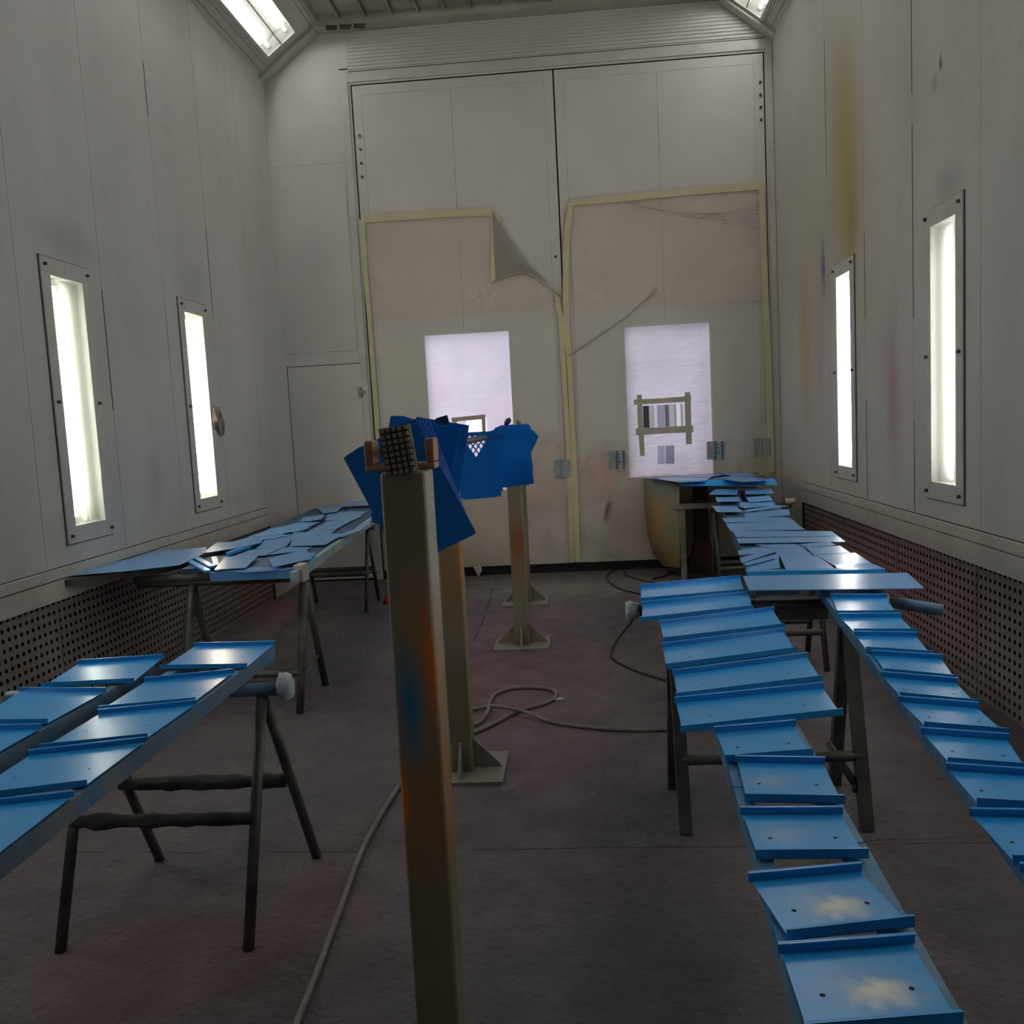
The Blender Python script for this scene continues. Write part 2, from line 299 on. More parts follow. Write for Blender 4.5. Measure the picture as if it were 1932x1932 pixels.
# ---------------------------------------------------------------- the room
fl = MB().add([(XL-.2, YF, 0), (XR+.2, YF, 0), (XR+.2, YB+.4, 0), (XL-.2, YB+.4, 0)], [(0, 1, 2, 3)])
def joint(pts, wd=.006, j=.006):
    for a, b in zip(pts, pts[1:]):
        a, b = Vector((*a, .0006)), Vector((*b, .0006)); n = 14; d = (b - a); sd = Vector((-d.y, d.x, 0)).normalized()
        row = [a + d * i / n + sd * random.uniform(-j, j) for i in range(n + 1)]
        for i in range(n):
            if random.random() < .2: continue
            q = sd * wd * random.uniform(.3, 1) / 2
            fl.add([row[i] - q, row[i+1] - q, row[i+1] + q, row[i] + q], [(0, 1, 2, 3)], 1)
joint([(-2.6, 2.92), (-1.0, 2.86), (1.8, 2.83)]); joint([(-.76, 8.2), (-.715, 6.2), (-.70, 5.2), (-.68, 4.2)], .012); joint([(-2.6, 6.72), (-.5, 6.65)], .009); joint([(.5, 2.85), (1.8, 2.9)])
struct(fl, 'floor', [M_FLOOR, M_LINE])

LAMP_W, LZ0, LZ1 = .46, .905, 2.38        # outer frame of a wall lamp
lampL = [(4.67, 'cool', 1), (6.265, 'warm', 2), (3.07, 'neutral', 2), (1.45, 'neutral', 1)]
lampR = [(4.665, 'neutral', 1), (6.31, 'neutral', 2), (3.03, 'neutral', 2), (1.4, 'neutral', 1)]
WH = .15; OH0, OH1 = LZ0 + .09, LZ1 - .09
COVE_Y = [7.25, 5.4, 3.5, 1.6]
def side_wall(x, name, lamps, m, seams, top, gy, gz):
    mb = MB(); f = lambda u, v: (x, u, v)
    holed(mb, f, YF, YB + .02, 0, top, [(y - WH, y + WH, OH0, OH1) for y, *_ in lamps] + [(YF, gy, 0, gz)])
    s = 1 if x < 0 else -1
    for y in seams:
        z = .81
        while z < top:
            L = random.uniform(.15, .7); k = random.random()
            if not any(abs(y - q[0]) < LAMP_W / 2 + .02 and z + L > LZ0 and z < LZ1 for q in lamps):
                wd = .0022 if k < .75 else .006
                mb.box((x, y - wd, z), (x + s * .0008, y + wd * .4, min(z + L, top)), 1 if k < .8 else 2)
            z += L
    o = struct(mb, name, [m, M_SEAM, M_LINE]); return o
side_wall(XL, 'wall_left', lampL, M_WL, [-.56, .24, 1.04, 1.84, 2.645, 3.445, 4.245, 5.045, 5.845, 6.645, 7.445], 4.62, 7.465, .64)
side_wall(XR, 'wall_right', lampR, M_WR, [-.56, .24, 1.04, 1.84, 2.645, 3.46, 4.273, 5.08, 5.885, 6.69], 4.66, 7.477, .637)
wf = MB().add([(XL, YF, 0), (XR, YF, 0), (XR, YF, ZC), (XL, YF, ZC)], [(0, 1, 2, 3)]); struct(wf, 'wall_front', M_WB)

# ledge trims above the grilles
for x, s, gy, nm in ((XL, 1, 7.465, 'trim_1'), (XR, -1, 7.477, 'trim_2')):
    mb = MB(); d = .02 * s
    mb.box((x, YF, .64), (x + d, gy, .742)); mb.box((x, YF, .748), (x + d * 1.25, gy, .80)); mb.box((x, YF, .742), (x + d * .5, gy, .748), 1); mb.box((x, YF, .8), (x + d * .4, gy + .003, .8035), 1)
    mb.box((x, gy, .0), (x + d * .8, gy + .014, .66), 1)
    struct(mb, nm, [M_TRIM, M_LINE], .002)
# perforated grilles with an added black duct backing behind
for x, s, gy, m, side in ((XL, -1, 7.465, M_GRL, 'left'), (XR, 1, 7.477, M_GRR, 'right')):
    t = thing('perforated_grille', (x, 3, 0), 'perforated metal grille along the foot of the %s wall, %s' % (side, 'reddish overspray' if side == 'right' else 'brownish far end'), 'grille')
    g = MB().add([(x, YF, .0), (x, gy, .0), (x, gy, .64), (x, YF, .64)], [(0, 1, 2, 3)])
    p = 2.2
    while p < gy: g.box((x, p, 0), (x - s * .004, p + .012, .64), 0); p += 1.05
    g.build('perforated_sheet', m, t)
    dk = MB(); dk.add([(x + s*.12, YF, .0), (x + s*.12, gy, .0), (x + s*.12, gy, .66), (x + s*.12, YF, .66)], [(0, 1, 2, 3)])
    dk.add([(x + s*.12, gy, 0), (x, gy, 0), (x, gy, .66), (x + s*.12, gy, .66)], [(0, 1, 2, 3)]); dk.add([(x + s*.12, YF, .645), (x, YF, .645), (x, gy, .645), (x + s*.12, gy, .645)], [(0, 1, 2, 3)])
    struct(dk, 'baseboard_' + side, M_BLACK)  # black duct backing added behind the grille so its holes look dark

# back wall with the double door opening
DX0, DX1, DT, SP = -1.855, 1.795, 4.495, -.038
bw = MB(); fb = lambda u, v: (u, YB, v)
holed(bw, fb, XL, XR, 0, ZC + .1, [(DX0, DX1, 0, DT), (XL + .012, -1.914, 0, 2.035)])
for (a, b, c, d) in ((-2.62, -1.957, 3.828, 3.832), (-2.61, -1.967, 2.148, 2.155), (-1.959, -1.953, 2.15, 3.6), (-1.935, -1.93, 3.7, 4.6), (-2.6, -1.95, 2.12, 2.122)):
    bw.box((a, YB - .0008, c), (b, YB, d), 1)
bw.box((-1.95, YB - .001, 4.628), (-1.84, YB, 4.64), 2)
struct(bw, 'wall_back', [M_WB, M_SEAM, M_LINE])
rv = MB(); holed(rv, lambda u, v: (u, YB + .07, v), XL - .02, XR + .02, 0, ZC, [(-1.33, -.545, .80, 2.25), (.49, 1.262, .85, 2.22)]); struct(rv, 'trim_3', M_BLACK)  # black sheet added behind the doors, keeps outside light out of the gaps
# door frame trims
tb = MB(); tb.box((-1.935, YB - .012, 0), (-1.875, YB, 4.6)); tb.box((1.81, YB - .012, 0), (1.862, YB, 4.6)); tb.box((-1.875, YB - .012, 4.515), (1.81, YB, 4.6)); struct(tb, 'trim_4', M_TRIM, .003)
cg = MB()
for k in range(11):
    z = 4.625 + k * .03; cg.box((-1.87, YB - .010, z), (1.80 - k * .02, YB, z + .016))
cg.box((-1.87, YB - .004, 4.607), (1.80, YB, 4.612), 1); struct(cg, 'trim_5', [M_WB, M_LINE], .003)

# doors
def leaf(name, x0, x1, z0, z1, win, panel_x, bolts):
    mb = MB(); y = YB - .004; th = .05
    holed(mb, lambda u, v: (u, y, v), x0, x1, z0, z1, [win] if win else []); holed(mb, lambda u, v: (u, y + th, v), x0, x1, z0, z1, [win] if win else [])
    def ring(a, b, c, d):
        for p, q in (((a, c), (b, c)), ((b, c), (b, d)), ((b, d), (a, d)), ((a, d), (a, c))):
            mb.add([(p[0], y, p[1]), (q[0], y, q[1]), (q[0], y + th, q[1]), (p[0], y + th, p[1])], [(0, 1, 2, 3)])
    ring(x0, x1, z0, z1)
    if win: ring(*win)
    for px_ in panel_x: mb.box((px_ - .0025, y - .001, z0 + .05), (px_ + .0025, y, z1 - .1), 1) if not win else (mb.box((px_ - .0025, y - .001, win[3] + .03), (px_ + .0025, y, z1 - .08), 1), mb.box((px_ - .0025, y - .001, z0 + .02), (px_ + .0025, y, win[2] - .03), 1))
    if win:
        for (a, b, c, d) in ((x0 + .08, x1 - .08, z1 - .085, z1 - .082), (x0 + .08, x0 + .083, z0, z1 - .08), (x1 - .083, x1 - .08, z0, z1 - .08)): mb.box((a, y - .0008, c), (b, y, d), 1)
    root = mb.build(name, [M_DOOR, M_SEAM]); root['kind'] = 'structure'
    for (bx, bz) in bolts: MB().tube([(bx, y, bz), (bx, y - .014, bz)], .011, 10).build('bolt', M_SCREW, root)
    return root
WL_ = (-1.325, -.55, .80, 2.245); WR_ = (.497, 1.255, .855, 2.215)
g = .013
d1 = leaf('door_1', DX0 + g, SP - g / 2, .085, DT - g, WL_, [-.955], [(-1.80, 4.05 - i * .12) for i in range(4)] + [(-.09, 2.875)])
d2 = leaf('door_2', SP + g / 2, DX1 - g, .085, DT - g, WR_, [.865], [(1.755, 4.24 - i * .105) for i in range(4)] + [(.0, 2.875)])
d3 = leaf('door_3', -2.625, -1.918, .02, 2.028, None, [], [])
lt = MB(); c = at(681, 740, 1, YB); lt.box((c.x - .02, YB - .03, c.z - .045), (c.x + .01, YB - .004, c.z + .045)); lt.box((c.x - .005, YB - .05, c.z - .012), (c.x + .05, YB - .028, c.z + .012)); lt.build('door_latch', M_GREYST, d3, bevel=.003)
gap_shade = MB(); gap_shade.box((DX0, YB + .01, .0), (DX1, YB + .05, .084)); struct(gap_shade, 'baseboard_back', M_BLACK)  # black box under the doors, the gap's shade put into its colour

# windows (frame, glass, stuck-on film with the cut-out peephole)
M_WFILM = film_mat('window_film_lavender', (.86, .80, .9), 1, .8, .9, scale=9, stretch=(1, 1, 2.5))
def window(i, win, hole):
    x0, x1, z0, z1 = win; y = YB + .012
    fr = MB()
    for (a, b, c_, d_) in ((x0 - .028, x1 + .028, z1, z1 + .022), (x0 - .028, x1 + .028, z0 - .022, z0), (x0 - .028, x0, z0, z1), (x1, x1 + .028, z0, z1)): fr.box((a, YB - .009, c_), (b, YB - .003, d_))
    root = fr.build('window_%d' % i, M_DOOR, bevel=.003); root['kind'] = 'structure'
    MB().add([(x0, y + .02, z0), (x1, y + .02, z0), (x1, y + .02, z1), (x0, y + .02, z1)], [(0, 1, 2, 3)]).build('window_pane', M_PANE, root)
    fm = MB(); holed(fm, lambda u, v: (u, y, v), x0, x1, z0, z1, [hole]); fm.build('window_film', M_WFILM, root)
window(1, WL_, (-.985, -.795, 1.325, 1.475)); window(2, WR_, (.64, 1.0, 1.30, 1.50))

# next bay seen through the peepholes
nb = MB(); nb.box((.1, 11.4, -.2), (5, 11.5, 5)); o = nb.build('wall_neighbour_bay', mat('grey_bay_wall', (.3, .29, .3), .6)); o['kind'] = 'structure'
t = thing('paint_shelf', (1, 10.5, 0), 'blurry shelf of pale and dark uprights seen through the right peephole', 'shelf')
for k, (px_, w_, c_) in enumerate(((1218, .07, (.02, .015, .02)), (1228, .05, (.5, .5, .5)), (1236, .04, (.8, .75, .8)), (1246, .08, (.35, .36, .5)), (1259, .03, (.15, .14, .16)), (1266, .06, (.5, .54, .54)), (1279, .05, (.9, .9, .88)))):
    q = at(px_, 780, 1, 10.5); MB().box((q.x - w_ / 2, 10.45, 0), (q.x + w_ / 2, 10.55, 2.6)).build('upright', mat('bay_upright', c_, .6), t)
gz = MB(); gz.box((-1, 8.6, -.22), (5, 11.6, -.2)); o = gz.build('floor_neighbour_bay', M_FLOOR); o['kind'] = 'structure'

# coves and ceiling
CL0, CL1 = Vector((XL, 0, 4.60)), Vector((-2.12, 0, 4.985)); CR0, CR1 = Vector((XR, 0, 4.625)), Vector((1.43, 0, 4.955))
def cove(name, A, B, ys, dw):
    mb = MB(); L = (B - A).length; u = (B - A) / L; f = lambda a, y: tuple(A + u * a + Vector((0, y, 0)))
    holed(mb, f, 0, L, YF, YB, [(dw[0], dw[1], y - .76, y + .76) for y in ys])
    n = Vector((u.z, 0, -u.x)); n = n if n.z < 0 else -n
    for (a, wd) in ((.035, .004), (.10, .003), (L - .03, .004)):
        p, q = A + u * a, A + u * (a + wd); mb.add([tuple(p + n*.001 + Vector((0, YF, 0))), tuple(q + n*.001 + Vector((0, YF, 0))), tuple(q + n*.001 + Vector((0, YB - .02, 0))), tuple(p + n*.001 + Vector((0, YB - .02, 0)))], [(0, 1, 2, 3)], 1)
    struct(mb, name, [M_TRIM, M_LINE]); return u, n
uL, nL = cove('ceiling_cove_left', CL0, CL1, COVE_Y, (.17, .48)); uR, nR = cove('ceiling_cove_right', CR0, CR1, [y + .1 for y in COVE_Y], (.155, .45))
# end gussets of the coves on the back wall
eg = MB(); eg.prism([(XL, YB - .12, 4.60), (-2.12, YB - .12, 4.985), (-2.12, YB - .12, 4.94), (XL, YB - .12, 4.555)], (0, .12, 0)); eg.prism([(XR, YB - .12, 4.625), (1.43, YB - .12, 4.955), (1.43, YB - .12, 4.91), (XR, YB - .12, 4.58)], (0, .12, 0)); struct(eg, 'trim_6', M_TRIM, .003)
ce = MB(); ce.add([(-2.2, YF, ZC + .04), (1.5, YF, ZC + .04), (1.5, YB, ZC + .04), (-2.2, YB, ZC + .04)], [(0, 1, 2, 3)])
x = -1.88
while x < 1.45:
    ce.box((x - .012, YF, ZC + .0), (x + .012, YB - .15, ZC + .04), 1); ce.box((x - .004, YF, ZC - .012), (x + .004, YB - .15, ZC), 0); x += .232
ce.box((-2.14, YF, ZC - .015), (-2.08, YB, ZC + .05)); ce.box((1.40, YF, ZC - .045), (1.46, YB, ZC + .05))
ce.box((-2.14, YB - .15, ZC - .05), (1.46, YB, ZC + .05))
struct(ce, 'ceiling', [M_CEIL, M_RIB])
pt = MB(); q0, q1 = at(612, 52, 1, YB - .152), at(692, 47, 1, YB - .152)
for i in range(3):
    a = q0.lerp(q1, i * .33 + .03); b_ = q0.lerp(q1, i * .33 + .27); pt.prism([(a.x, YB - .152, a.z - .022), (b_.x, YB - .156, b_.z - .03), (b_.x + .02, YB - .152, b_.z + .012), (a.x, YB - .152, a.z + .02)], (0, .001, 0))
tag(pt.build('peeled_tape', M_BRTAPE, origin=q0), 'brown peeling strip of tape on the ceiling beam near the left cove', 'tape')

# ---------------------------------------------------------------- lamps
def lamp(root_loc, X, Yv, Zn, hw, hl, fw_, lit, warm, label, cat, group, divider=False, screws=True, ow=0, ol=0, off=.05):
    # X: across, Yv: along the tubes, Zn: out of the wall; hw/hl half opening
    c = Vector(root_loc); t = thing('wall_lamp' if not divider else 'cove_lamp', c, label, 'lamp', group)
    P = lambda a, b, d: tuple(c + X * a + Yv * b + Zn * d)
    OW, OL = hw + ow, hl + ol
    def bx(mb, a0, a1, b0, b1, d0, d1, mi=0):
        vs = [P(a, b, d) for d in (d0, d1) for (a, b) in ((a0, b0), (a1, b0), (a1, b1), (a0, b1))]
        mb.add(vs, [(0,3,2,1),(4,5,6,7),(0,1,5,4),(1,2,6,5),(2,3,7,6),(3,0,4,7)], mi)
    fr = MB(); bx(fr, -OW, -hw, -OL, OL, .001, .012); bx(fr, hw, OW, -OL, OL, .001, .012); bx(fr, -hw, hw, hl, OL, .001, .012); bx(fr, -hw, hw, -OL, -hl, .001, .012)
    fr.build('lamp_frame', [M_FRAME if not divider else M_TRIM, M_SEAM], t, bevel=.002)
    if not divider:
        gk = MB()
        for (a0, a1, b0, b1) in ((-OW - .005, -OW, -OL, OL), (OW, OW + .005, -OL, OL), (-OW - .005, OW + .005, OL, OL + .005), (-OW - .005, OW + .005, -OL - .005, -OL)): bx(gk, a0, a1, b0, b1, .0005, .004)
        gk.build('gasket', M_LINE, t)
    hs = MB(); D_ = .09
    hs.add([P(-hw, -hl, -D_), P(hw, -hl, -D_), P(hw, hl, -D_), P(-hw, hl, -D_)], [(0, 1, 2, 3)])
    for (a, b) in (((-hw, -hl), (hw, -hl)), ((hw, -hl), (hw, hl)), ((hw, hl), (-hw, hl)), ((-hw, hl), (-hw, -hl))):
        hs.add([P(*a, -D_), P(*b, -D_), P(*b, .001), P(*a, .001)], [(0, 1, 2, 3)])
    hs.build('lamp_housing', M_HOUSEC if divider else M_HOUSE, t)
    gl = MB(); gl.add([P(-hw, -hl, .004), P(hw, -hl, .004), P(hw, hl, .004), P(-hw, hl, .004)], [(0, 1, 2, 3)]); gl.build('lamp_cover', M_GLASSC if divider else M_GLASS, t)
    m = {'cool': M_TUBEC, 'warm': M_TUBEW, 'neutral': M_TUBEN}[warm]
    for k, o_ in enumerate((-off, off)):
        on = k < lit
        MB().tube([P(o_, -hl + .04, -.045), P(o_, hl - .04, -.045)], .014, 10).build('lamp_tube', m if on else M_TUBEOFF, t)
        for e in (-1, 1): MB().tube([P(o_, e * (hl - .005), -.045), P(o_, e * (hl - .04), -.045)], .016, 10).build('tube_socket', M_HOUSE, t)
    if divider:
        dv = MB(); bx(dv, -.006, .006, -hl, hl, -.05, .006); dv.build('lamp_divider', M_TRIM, t)
    if screws:
        for a in (-OW + .03, OW - .03):
            for b in (-OL + .04, 0, OL - .04): MB().tube([P(a, b, .012), P(a, b, .026)], .009, 8).build('screw', M_SCREW, t)
    return t
cz = (OH0 + OH1) / 2; HL = (OH1 - OH0) / 2
wl_lab = ['half-lit greenish fluorescent lamp on the left wall, nearer of the two', 'warm glowing fluorescent lamp on the left wall, farther one with torn plastic beside it']
wr_lab = ['large tall fluorescent lamp on the right wall, nearer one with one lit tube', 'narrow-looking bright white fluorescent lamp on the right wall, farther one']
for x, s, ls, labs, side in ((XL, 1, lampL, wl_lab, 'left'), (XR, -1, lampR, wr_lab, 'right')):
    for i, (y, w_, n_) in enumerate(ls):
        lab = labs[i] if i < 2 else 'lamp on the %s wall beside the viewer, %s one nearer than those in view' % (side, ORD[i - 2])
        lamp((x, y, cz), Vector((0, 1, 0)), Vector((0, 0, 1)), Vector((s, 0, 0)), WH, HL, 0, n_, w_, lab, 'lamp', None, ow=.08, ol=.09)
for A, B_, u, n, side, dy, (w0, w1) in ((CL0, CL1, uL, nL, 'left', 0, (.17, .48)), (CR0, CR1, uR, nR, 'right', .1, (.155, .45))):
    for i, y in enumerate(COVE_Y):
        c = A + u * (w0 + w1) / 2 + Vector((0, y + dy, 0))
        lab = 'twin tube lamp in the sloping %s ceiling cove above the back wall' % side if i == 0 else 'twin tube lamp in the %s ceiling cove overhead, %s behind the one in view' % (side, ORD[i - 1])
        lamp(c, u, Vector((0, 1, 0)), n, (w1 - w0) / 2, .76, 0, 2, 'neutral', lab, 'lamp', None, divider=True, screws=False, ow=.03, ol=.03, off=.10)

# torn plastic by the far left lamp
fp = MB()
pts = [at(*p, 0, XL + .02) for p in ((401, 766), (408, 768), (420, 800), (424, 823), (416, 820), (408, 805), (404, 812), (400, 800))]
c = at(411, 795, 0, XL + .05); pts = [Vector((p.x + random.uniform(-.01, .02), p.y, p.z)) for p in pts]
n = len(pts); fp.add([c] + pts, [(0, i + 1, (i + 1) % n + 1) for i in range(n)])
tag(fp.build('torn_plastic', mat('torn_plastic_sheet', (.35, .3, .24), .4, var=(.06, .05, .04), vs=14), origin=c), 'torn crumpled scrap of plastic hanging at the right edge of the warm left lamp', 'plastic')

# ---------------------------------------------------------------- masking film on the doors
M_FILMA = film_mat('masking_film_clear', (.82, .79, .70), 0.14, .08, .12, scale=3, stains=[((-.9, YB, .35), (1.2, .6, .75), (.58, .42, .38), .55), ((-.3, YB, .85), (.55, .6, .55), (.66, .44, .38), .6), ((-.6, YB, .45), (.14, .6, .1), (.2, .15, .13), .5), ((-.3, YB, .3), (.08, .6, .12), (.2, .16, .14), .5)])
M_FILMB = film_mat('masking_film_pinkish', (.92, .77, .65), .3, .04, .15, scale=4, stretch=(1, 1, 1))
M_FILMC = film_mat('masking_film_clear_right', (.82, .78, .68), 0.14, .08, .12, scale=3, stains=[((.22, YB, .85), (.4, .6, .4), (.66, .38, .32), .7), ((.9, YB, .35), (1.1, .6, .75), (.50, .37, .33), .75),
    ((1.1, YB, .5), (.5, .6, .45), (.5, .36, .1), .6), ((1.7, YB, .9), (.35, .6, .7), (.5, .44, .22), .7), ((.35, YB, .55), (.05, .6, .05), (.08, .05, .05), .9)])
YT = YB - .022
def sheet(x0, x1, z0, z1, y, amp, nx, nz, keep=None, top=None, holes=(), base=None):
    mb = MB(); X = [x0 + (x1 - x0) * i / nx for i in range(nx + 1)]; Z = [z0 + (z1 - z0) * j / nz for j in range(nz + 1)]
    for h in holes: X += [h[0], h[1]]; Z += [h[2], h[3]]
    X = sorted(set(X)); Z = sorted(set(Z)); nx, nz = len(X) - 1, len(Z) - 1
    vs = []
    for j in Z:
        for i in X:
            edge = (i in (x0, x1)) or (j == z1)
            k = 0 if edge else (1 + (2.2 if j < .35 else 0))
            zz = min(j, top(i)) if top else j
            if j == z0: zz += random.uniform(-.012, .02) * (1 if z0 < 1 else .15)
            vs.append((i, y - abs(random.gauss(0, amp)) * k, zz))
    fs = []
    for j in range(nz):
        for i in range(nx):
            cx, cz_ = (X[i] + X[i+1]) / 2, (Z[j] + Z[j+1]) / 2
            if any(h[0] < cx < h[1] and h[2] < cz_ < h[3] for h in holes): continue
            if keep and not keep(cx, cz_): continue
            fs.append((j*(nx+1)+i, j*(nx+1)+i+1, (j+1)*(nx+1)+i+1, (j+1)*(nx+1)+i))
    return mb.add(vs, fs, 0, True)
def tape(parent, pts, wd, m=M_TAPE, y=YT - .006, name='tape_strip'):
    wd *= .85; y -= random.random() * .004
          # strip of tape along px points on the door plane
    P_ = [at(*p, 1, y) for p in pts]; mb = MB(); L = []; R_ = []
    for i, p in enumerate(P_):
        d = (P_[min(i+1, len(P_)-1)] - P_[max(i-1, 0)]).normalized(); sd = Vector((-d.z, 0, d.x)) * wd / 2 * random.uniform(.9, 1.1); L.append(p + sd); R_.append(p - sd)
    n = len(P_); vs = L + R_ + [q + Vector((0, -.0012, 0)) for q in L + R_]
    fs = []
    for i in range(n - 1): fs += [(2*n+i, 2*n+i+1, 3*n+i+1, 3*n+i), (i, n+i, n+i+1, i+1)]
    mb.add(vs, fs); o = mb.build(name, m, parent); return o
# left leaf film
def topL(x): return 3.33 if x < -.66 else max(2.47, 3.33 - (x + .66) / .55 * .86)
fl1 = sheet(-1.84, -.06, .095, 3.33, YT, .004, 26, 44, top=topL, holes=[(-.985, -.795, 1.325, 1.475)], keep=lambda x, z: z < topL(x))
F1 = thing('masking_film', (-.9, YT, .1), 'pale masking film taped over the left door leaf, its upper right corner torn and folded', 'masking film')
fl1.build('film_sheet', M_FILMA, F1)
sheet(-1.83, -.10, 2.42, 3.30, YT - .003, .002, 20, 10, top=lambda x: min(3.3, 3.32 if x < -.7 else max(2.45, 3.3 - (x + .66) / .55 * .9)), keep=lambda x, z: z < topL(x)).build('film_overlap', M_FILMB, F1)
fd = MB(); pp = [at(*p, 1, YT - .012) for p in ((928, 398), (962, 450), (1000, 500), (1038, 535), (1010, 524), (985, 516), (960, 520), (935, 530))]; cc = at(955, 480, 1, YT - .05)
fd.add([cc] + pp, [(0, i + 1, (i + 1) % 8 + 1) for i in range(8)], 0, True); o = fd.build('folded_corner', film_mat('film_fold_grey', (.42, .385, .34), .8, .2, .8, scale=7), F1); o['label'] = 'greyish folded film corner'
ed = MB(); ed.tube([at(*p, 1, YT - .02) for p in ((930, 532), (950, 522), (985, 514), (1010, 522), (1035, 540), (1056, 560))], .006, 6, jitter=.3); ed.build('rolled_edge', film_mat('film_roll', (.6, .56, .48), .9, .2, .8), F1)
for pts, wd in ((((682, 414), (760, 408), (850, 402), (932, 400)), .075), (((683, 414), (688, 500), (697, 600), (704, 700), (712, 800), (722, 920), (735, 1060)), .055), (((935, 402), (934, 470), (932, 533)), .085),
                (((1048, 545), (1058, 600), (1064, 700), (1070, 800), (1074, 900), (1080, 1060)), .05)): tape(F1, pts, wd)
# right leaf film
def topR(x): return 3.36
fr1 = sheet(.0, 1.79, .10, 3.36, YT, .004, 26, 44, holes=[(.64, 1.0, 1.30, 1.50)])
F2 = thing('masking_film', (.9, YT, .1), 'pale masking film taped over the right door leaf, printed marks and overspray near its foot', 'masking film')
fr1.build('film_sheet', M_FILMC, F2)
sheet(.06, 1.77, 2.38, 3.34, YT - .003, .003, 18, 12).build('film_overlap', M_FILMB, F2)
for pts, wd in ((((1078, 382), (1150, 376), (1250, 366), (1350, 357), (1440, 350)), .07), (((1077, 382), (1070, 440), (1067, 520), (1068, 600), (1075, 700), (1080, 800), (1084, 900), (1090, 1060)), .06), (((1437, 348), (1440, 450), (1446, 600), (1452, 780), (1456, 890)), .06)): tape(F2, pts, wd)
cr = MB(); cr.tube([at(*p, 1, YT - .006) for p in ((1072, 672), (1120, 640), (1180, 600), (1240, 545))], .007, 6, jitter=.3); cr.build('film_crease', film_mat('film_crease', (.5, .49, .43), .7, .2, .6), F2)
for i in range(7):   # creases fanning from the upper corners
    a = at(1438, 430 - i * 9, 1, YT - .005); b_ = at(1180 + i * 22, 383 + i * 5, 1, YT - .005); m_ = a.lerp(b_, .5) + Vector((0, 0, -.02)); MB().tube([a, m_, b_], .004, 5).build('film_crease', M_FILMB, F2)
# prints on the film
M_FADE1 = mat('faded_ink', (.3, .33, .33), .6); M_FADE2 = film_mat('ink_backlit', (.5, .53, .68), .75, .8, .3); M_FADE3 = film_mat('ink_backlit_pale', (.62, .64, .76), .6, .8, .3)
def stamp(parent, px_, py_, fade=0, wd=30, ht=33):
    c = at(px_, py_, 1, YT - .010); mw = MB(); W, H = .155, .165
    m1, m2 = (M_LABEL, M_LABELG) if not fade else (M_FADE1, M_LABELG) if fade == 1 else (M_FADE2, M_FADE3)
    R = Matrix.Rotation(.03, 3, 'Y')
    root = MB().box((c.x - .005, c.y, c.z - H / 2), (c.x + W / 2 - .005, c.y + .001, c.z + H / 2), 0, R, c).build('printed_mark', m1, parent)
    MB().box((c.x - W / 2, c.y, c.z - H / 2), (c.x - .012, c.y + .001, c.z + H / 2), 0, R, c).build('printed_lines', m2, root)
    if fade != 1:
        cu = bpy.data.curves.new('lettering', 'FONT'); cu.body = 'SELGAR'; cu.size = .05; cu.align_x = 'CENTER'; cu.align_y = 'CENTER'; cu.extrude = .0008; cu.offset = .001
        to = bpy.data.objects.new('lettering', cu); COL.objects.link(to); dg = bpy.context.evaluated_depsgraph_get(); me = bpy.data.meshes.new_from_object(to.evaluated_get(dg)); bpy.data.objects.remove(to)
        me.materials.clear(); me.materials.append(M_WHITE)
        o = bpy.data.objects.new('lettering', me); COL.objects.link(o); o.parent = root; o.matrix_world = Matrix.Translation((c.x + .034, c.y - .002, c.z)) @ Matrix.Rotation(.03, 4, 'Y') @ Matrix.Rotation(-PI / 2, 4, 'Y') @ Matrix.Rotation(PI / 2, 4, 'X')
stamp(F2, 1164, 868); stamp(F2, 1257, 858, 2); stamp(F2, 1350, 850); stamp(F2, 1440, 844, 1); stamp(F1, 1062, 884, 1)
# peephole tape frames
T1 = thing('tape_frame', (-.9, YT, 1.4), 'small taped frame around the bright peephole in the left door window', 'tape'); T2 = thing('tape_frame', (.8, YT, 1.4), 'ragged beige taped frame around the peephole in the right door window', 'tape')
for pts, wd in ((((1196, 759), (1250, 756), (1304, 752)), .055), (((1200, 815), (1250, 812), (1308, 809)), .07), (((1206, 745), (1208, 790), (1212, 860)), .055), (((1297, 740), (1298, 780), (1300, 838)), .06)): tape(T2, pts, wd, M_TAPE2, YT - .014)
for pts, wd in ((((852, 792), (885, 789), (916, 786)), .045), (((912, 782), (913, 810), (914, 830)), .04), (((858, 790), (858, 830)), .045)): tape(T1, pts, wd, M_TAPE2, YT - .014)

# ---------------------------------------------------------------- trestles
def trestle(label, xl, xr, yf, yb, yc, zt, r=.018, brz=.3, over=(.06, .06), square=False, feet=None, m=M_STEEL, brace_r=.018, br_m=None, dl=0, group=None, braces=(1, 1), bm_=None):
    t = thing('trestle', ((xl + xr) / 2, yc, 0), label, 'trestle', group)
    MB().tube([(xl - over[0], yc, zt), (xr + over[1], yc, zt)], .02, 12).build('top_beam', bm_ or m, t)
    for x in (xl, xr):
        for y in (yf, yb):
            a, b = (x, yc, zt - .01), (x + (dl if y == yb else 0), y, 0)
            mb = MB()
            if square: mb.bar(a, b, r * 2, r * 1.5)
            else: mb.tube([a, b], r, 10)
            mb.build('leg', m, t)
    for y, on in zip((yf, yb), braces):
        if not on: continue
        k = (zt - brz) / zt; yy = yc + (y - yc) * k; n = 16
        mb = MB(); mb.tube([(xl + (xr - xl) * i / n, yy, brz) for i in range(n + 1)], [brace_r * (1 + (random.uniform(-.2, .25) if br_m else 0)) for i in range(n + 1)], 8); mb.build('brace', br_m or m, t)
    return t
tA = trestle('dark steel trestle with crusted braces in the left foreground under the tray rails', -1.51, -.965, 2.295, 2.825, 2.555, .662, r=.016, brz=.322, over=(.25, .06), brace_r=.021, br_m=M_STEEL2, dl=.04, bm_=M_RAIL)
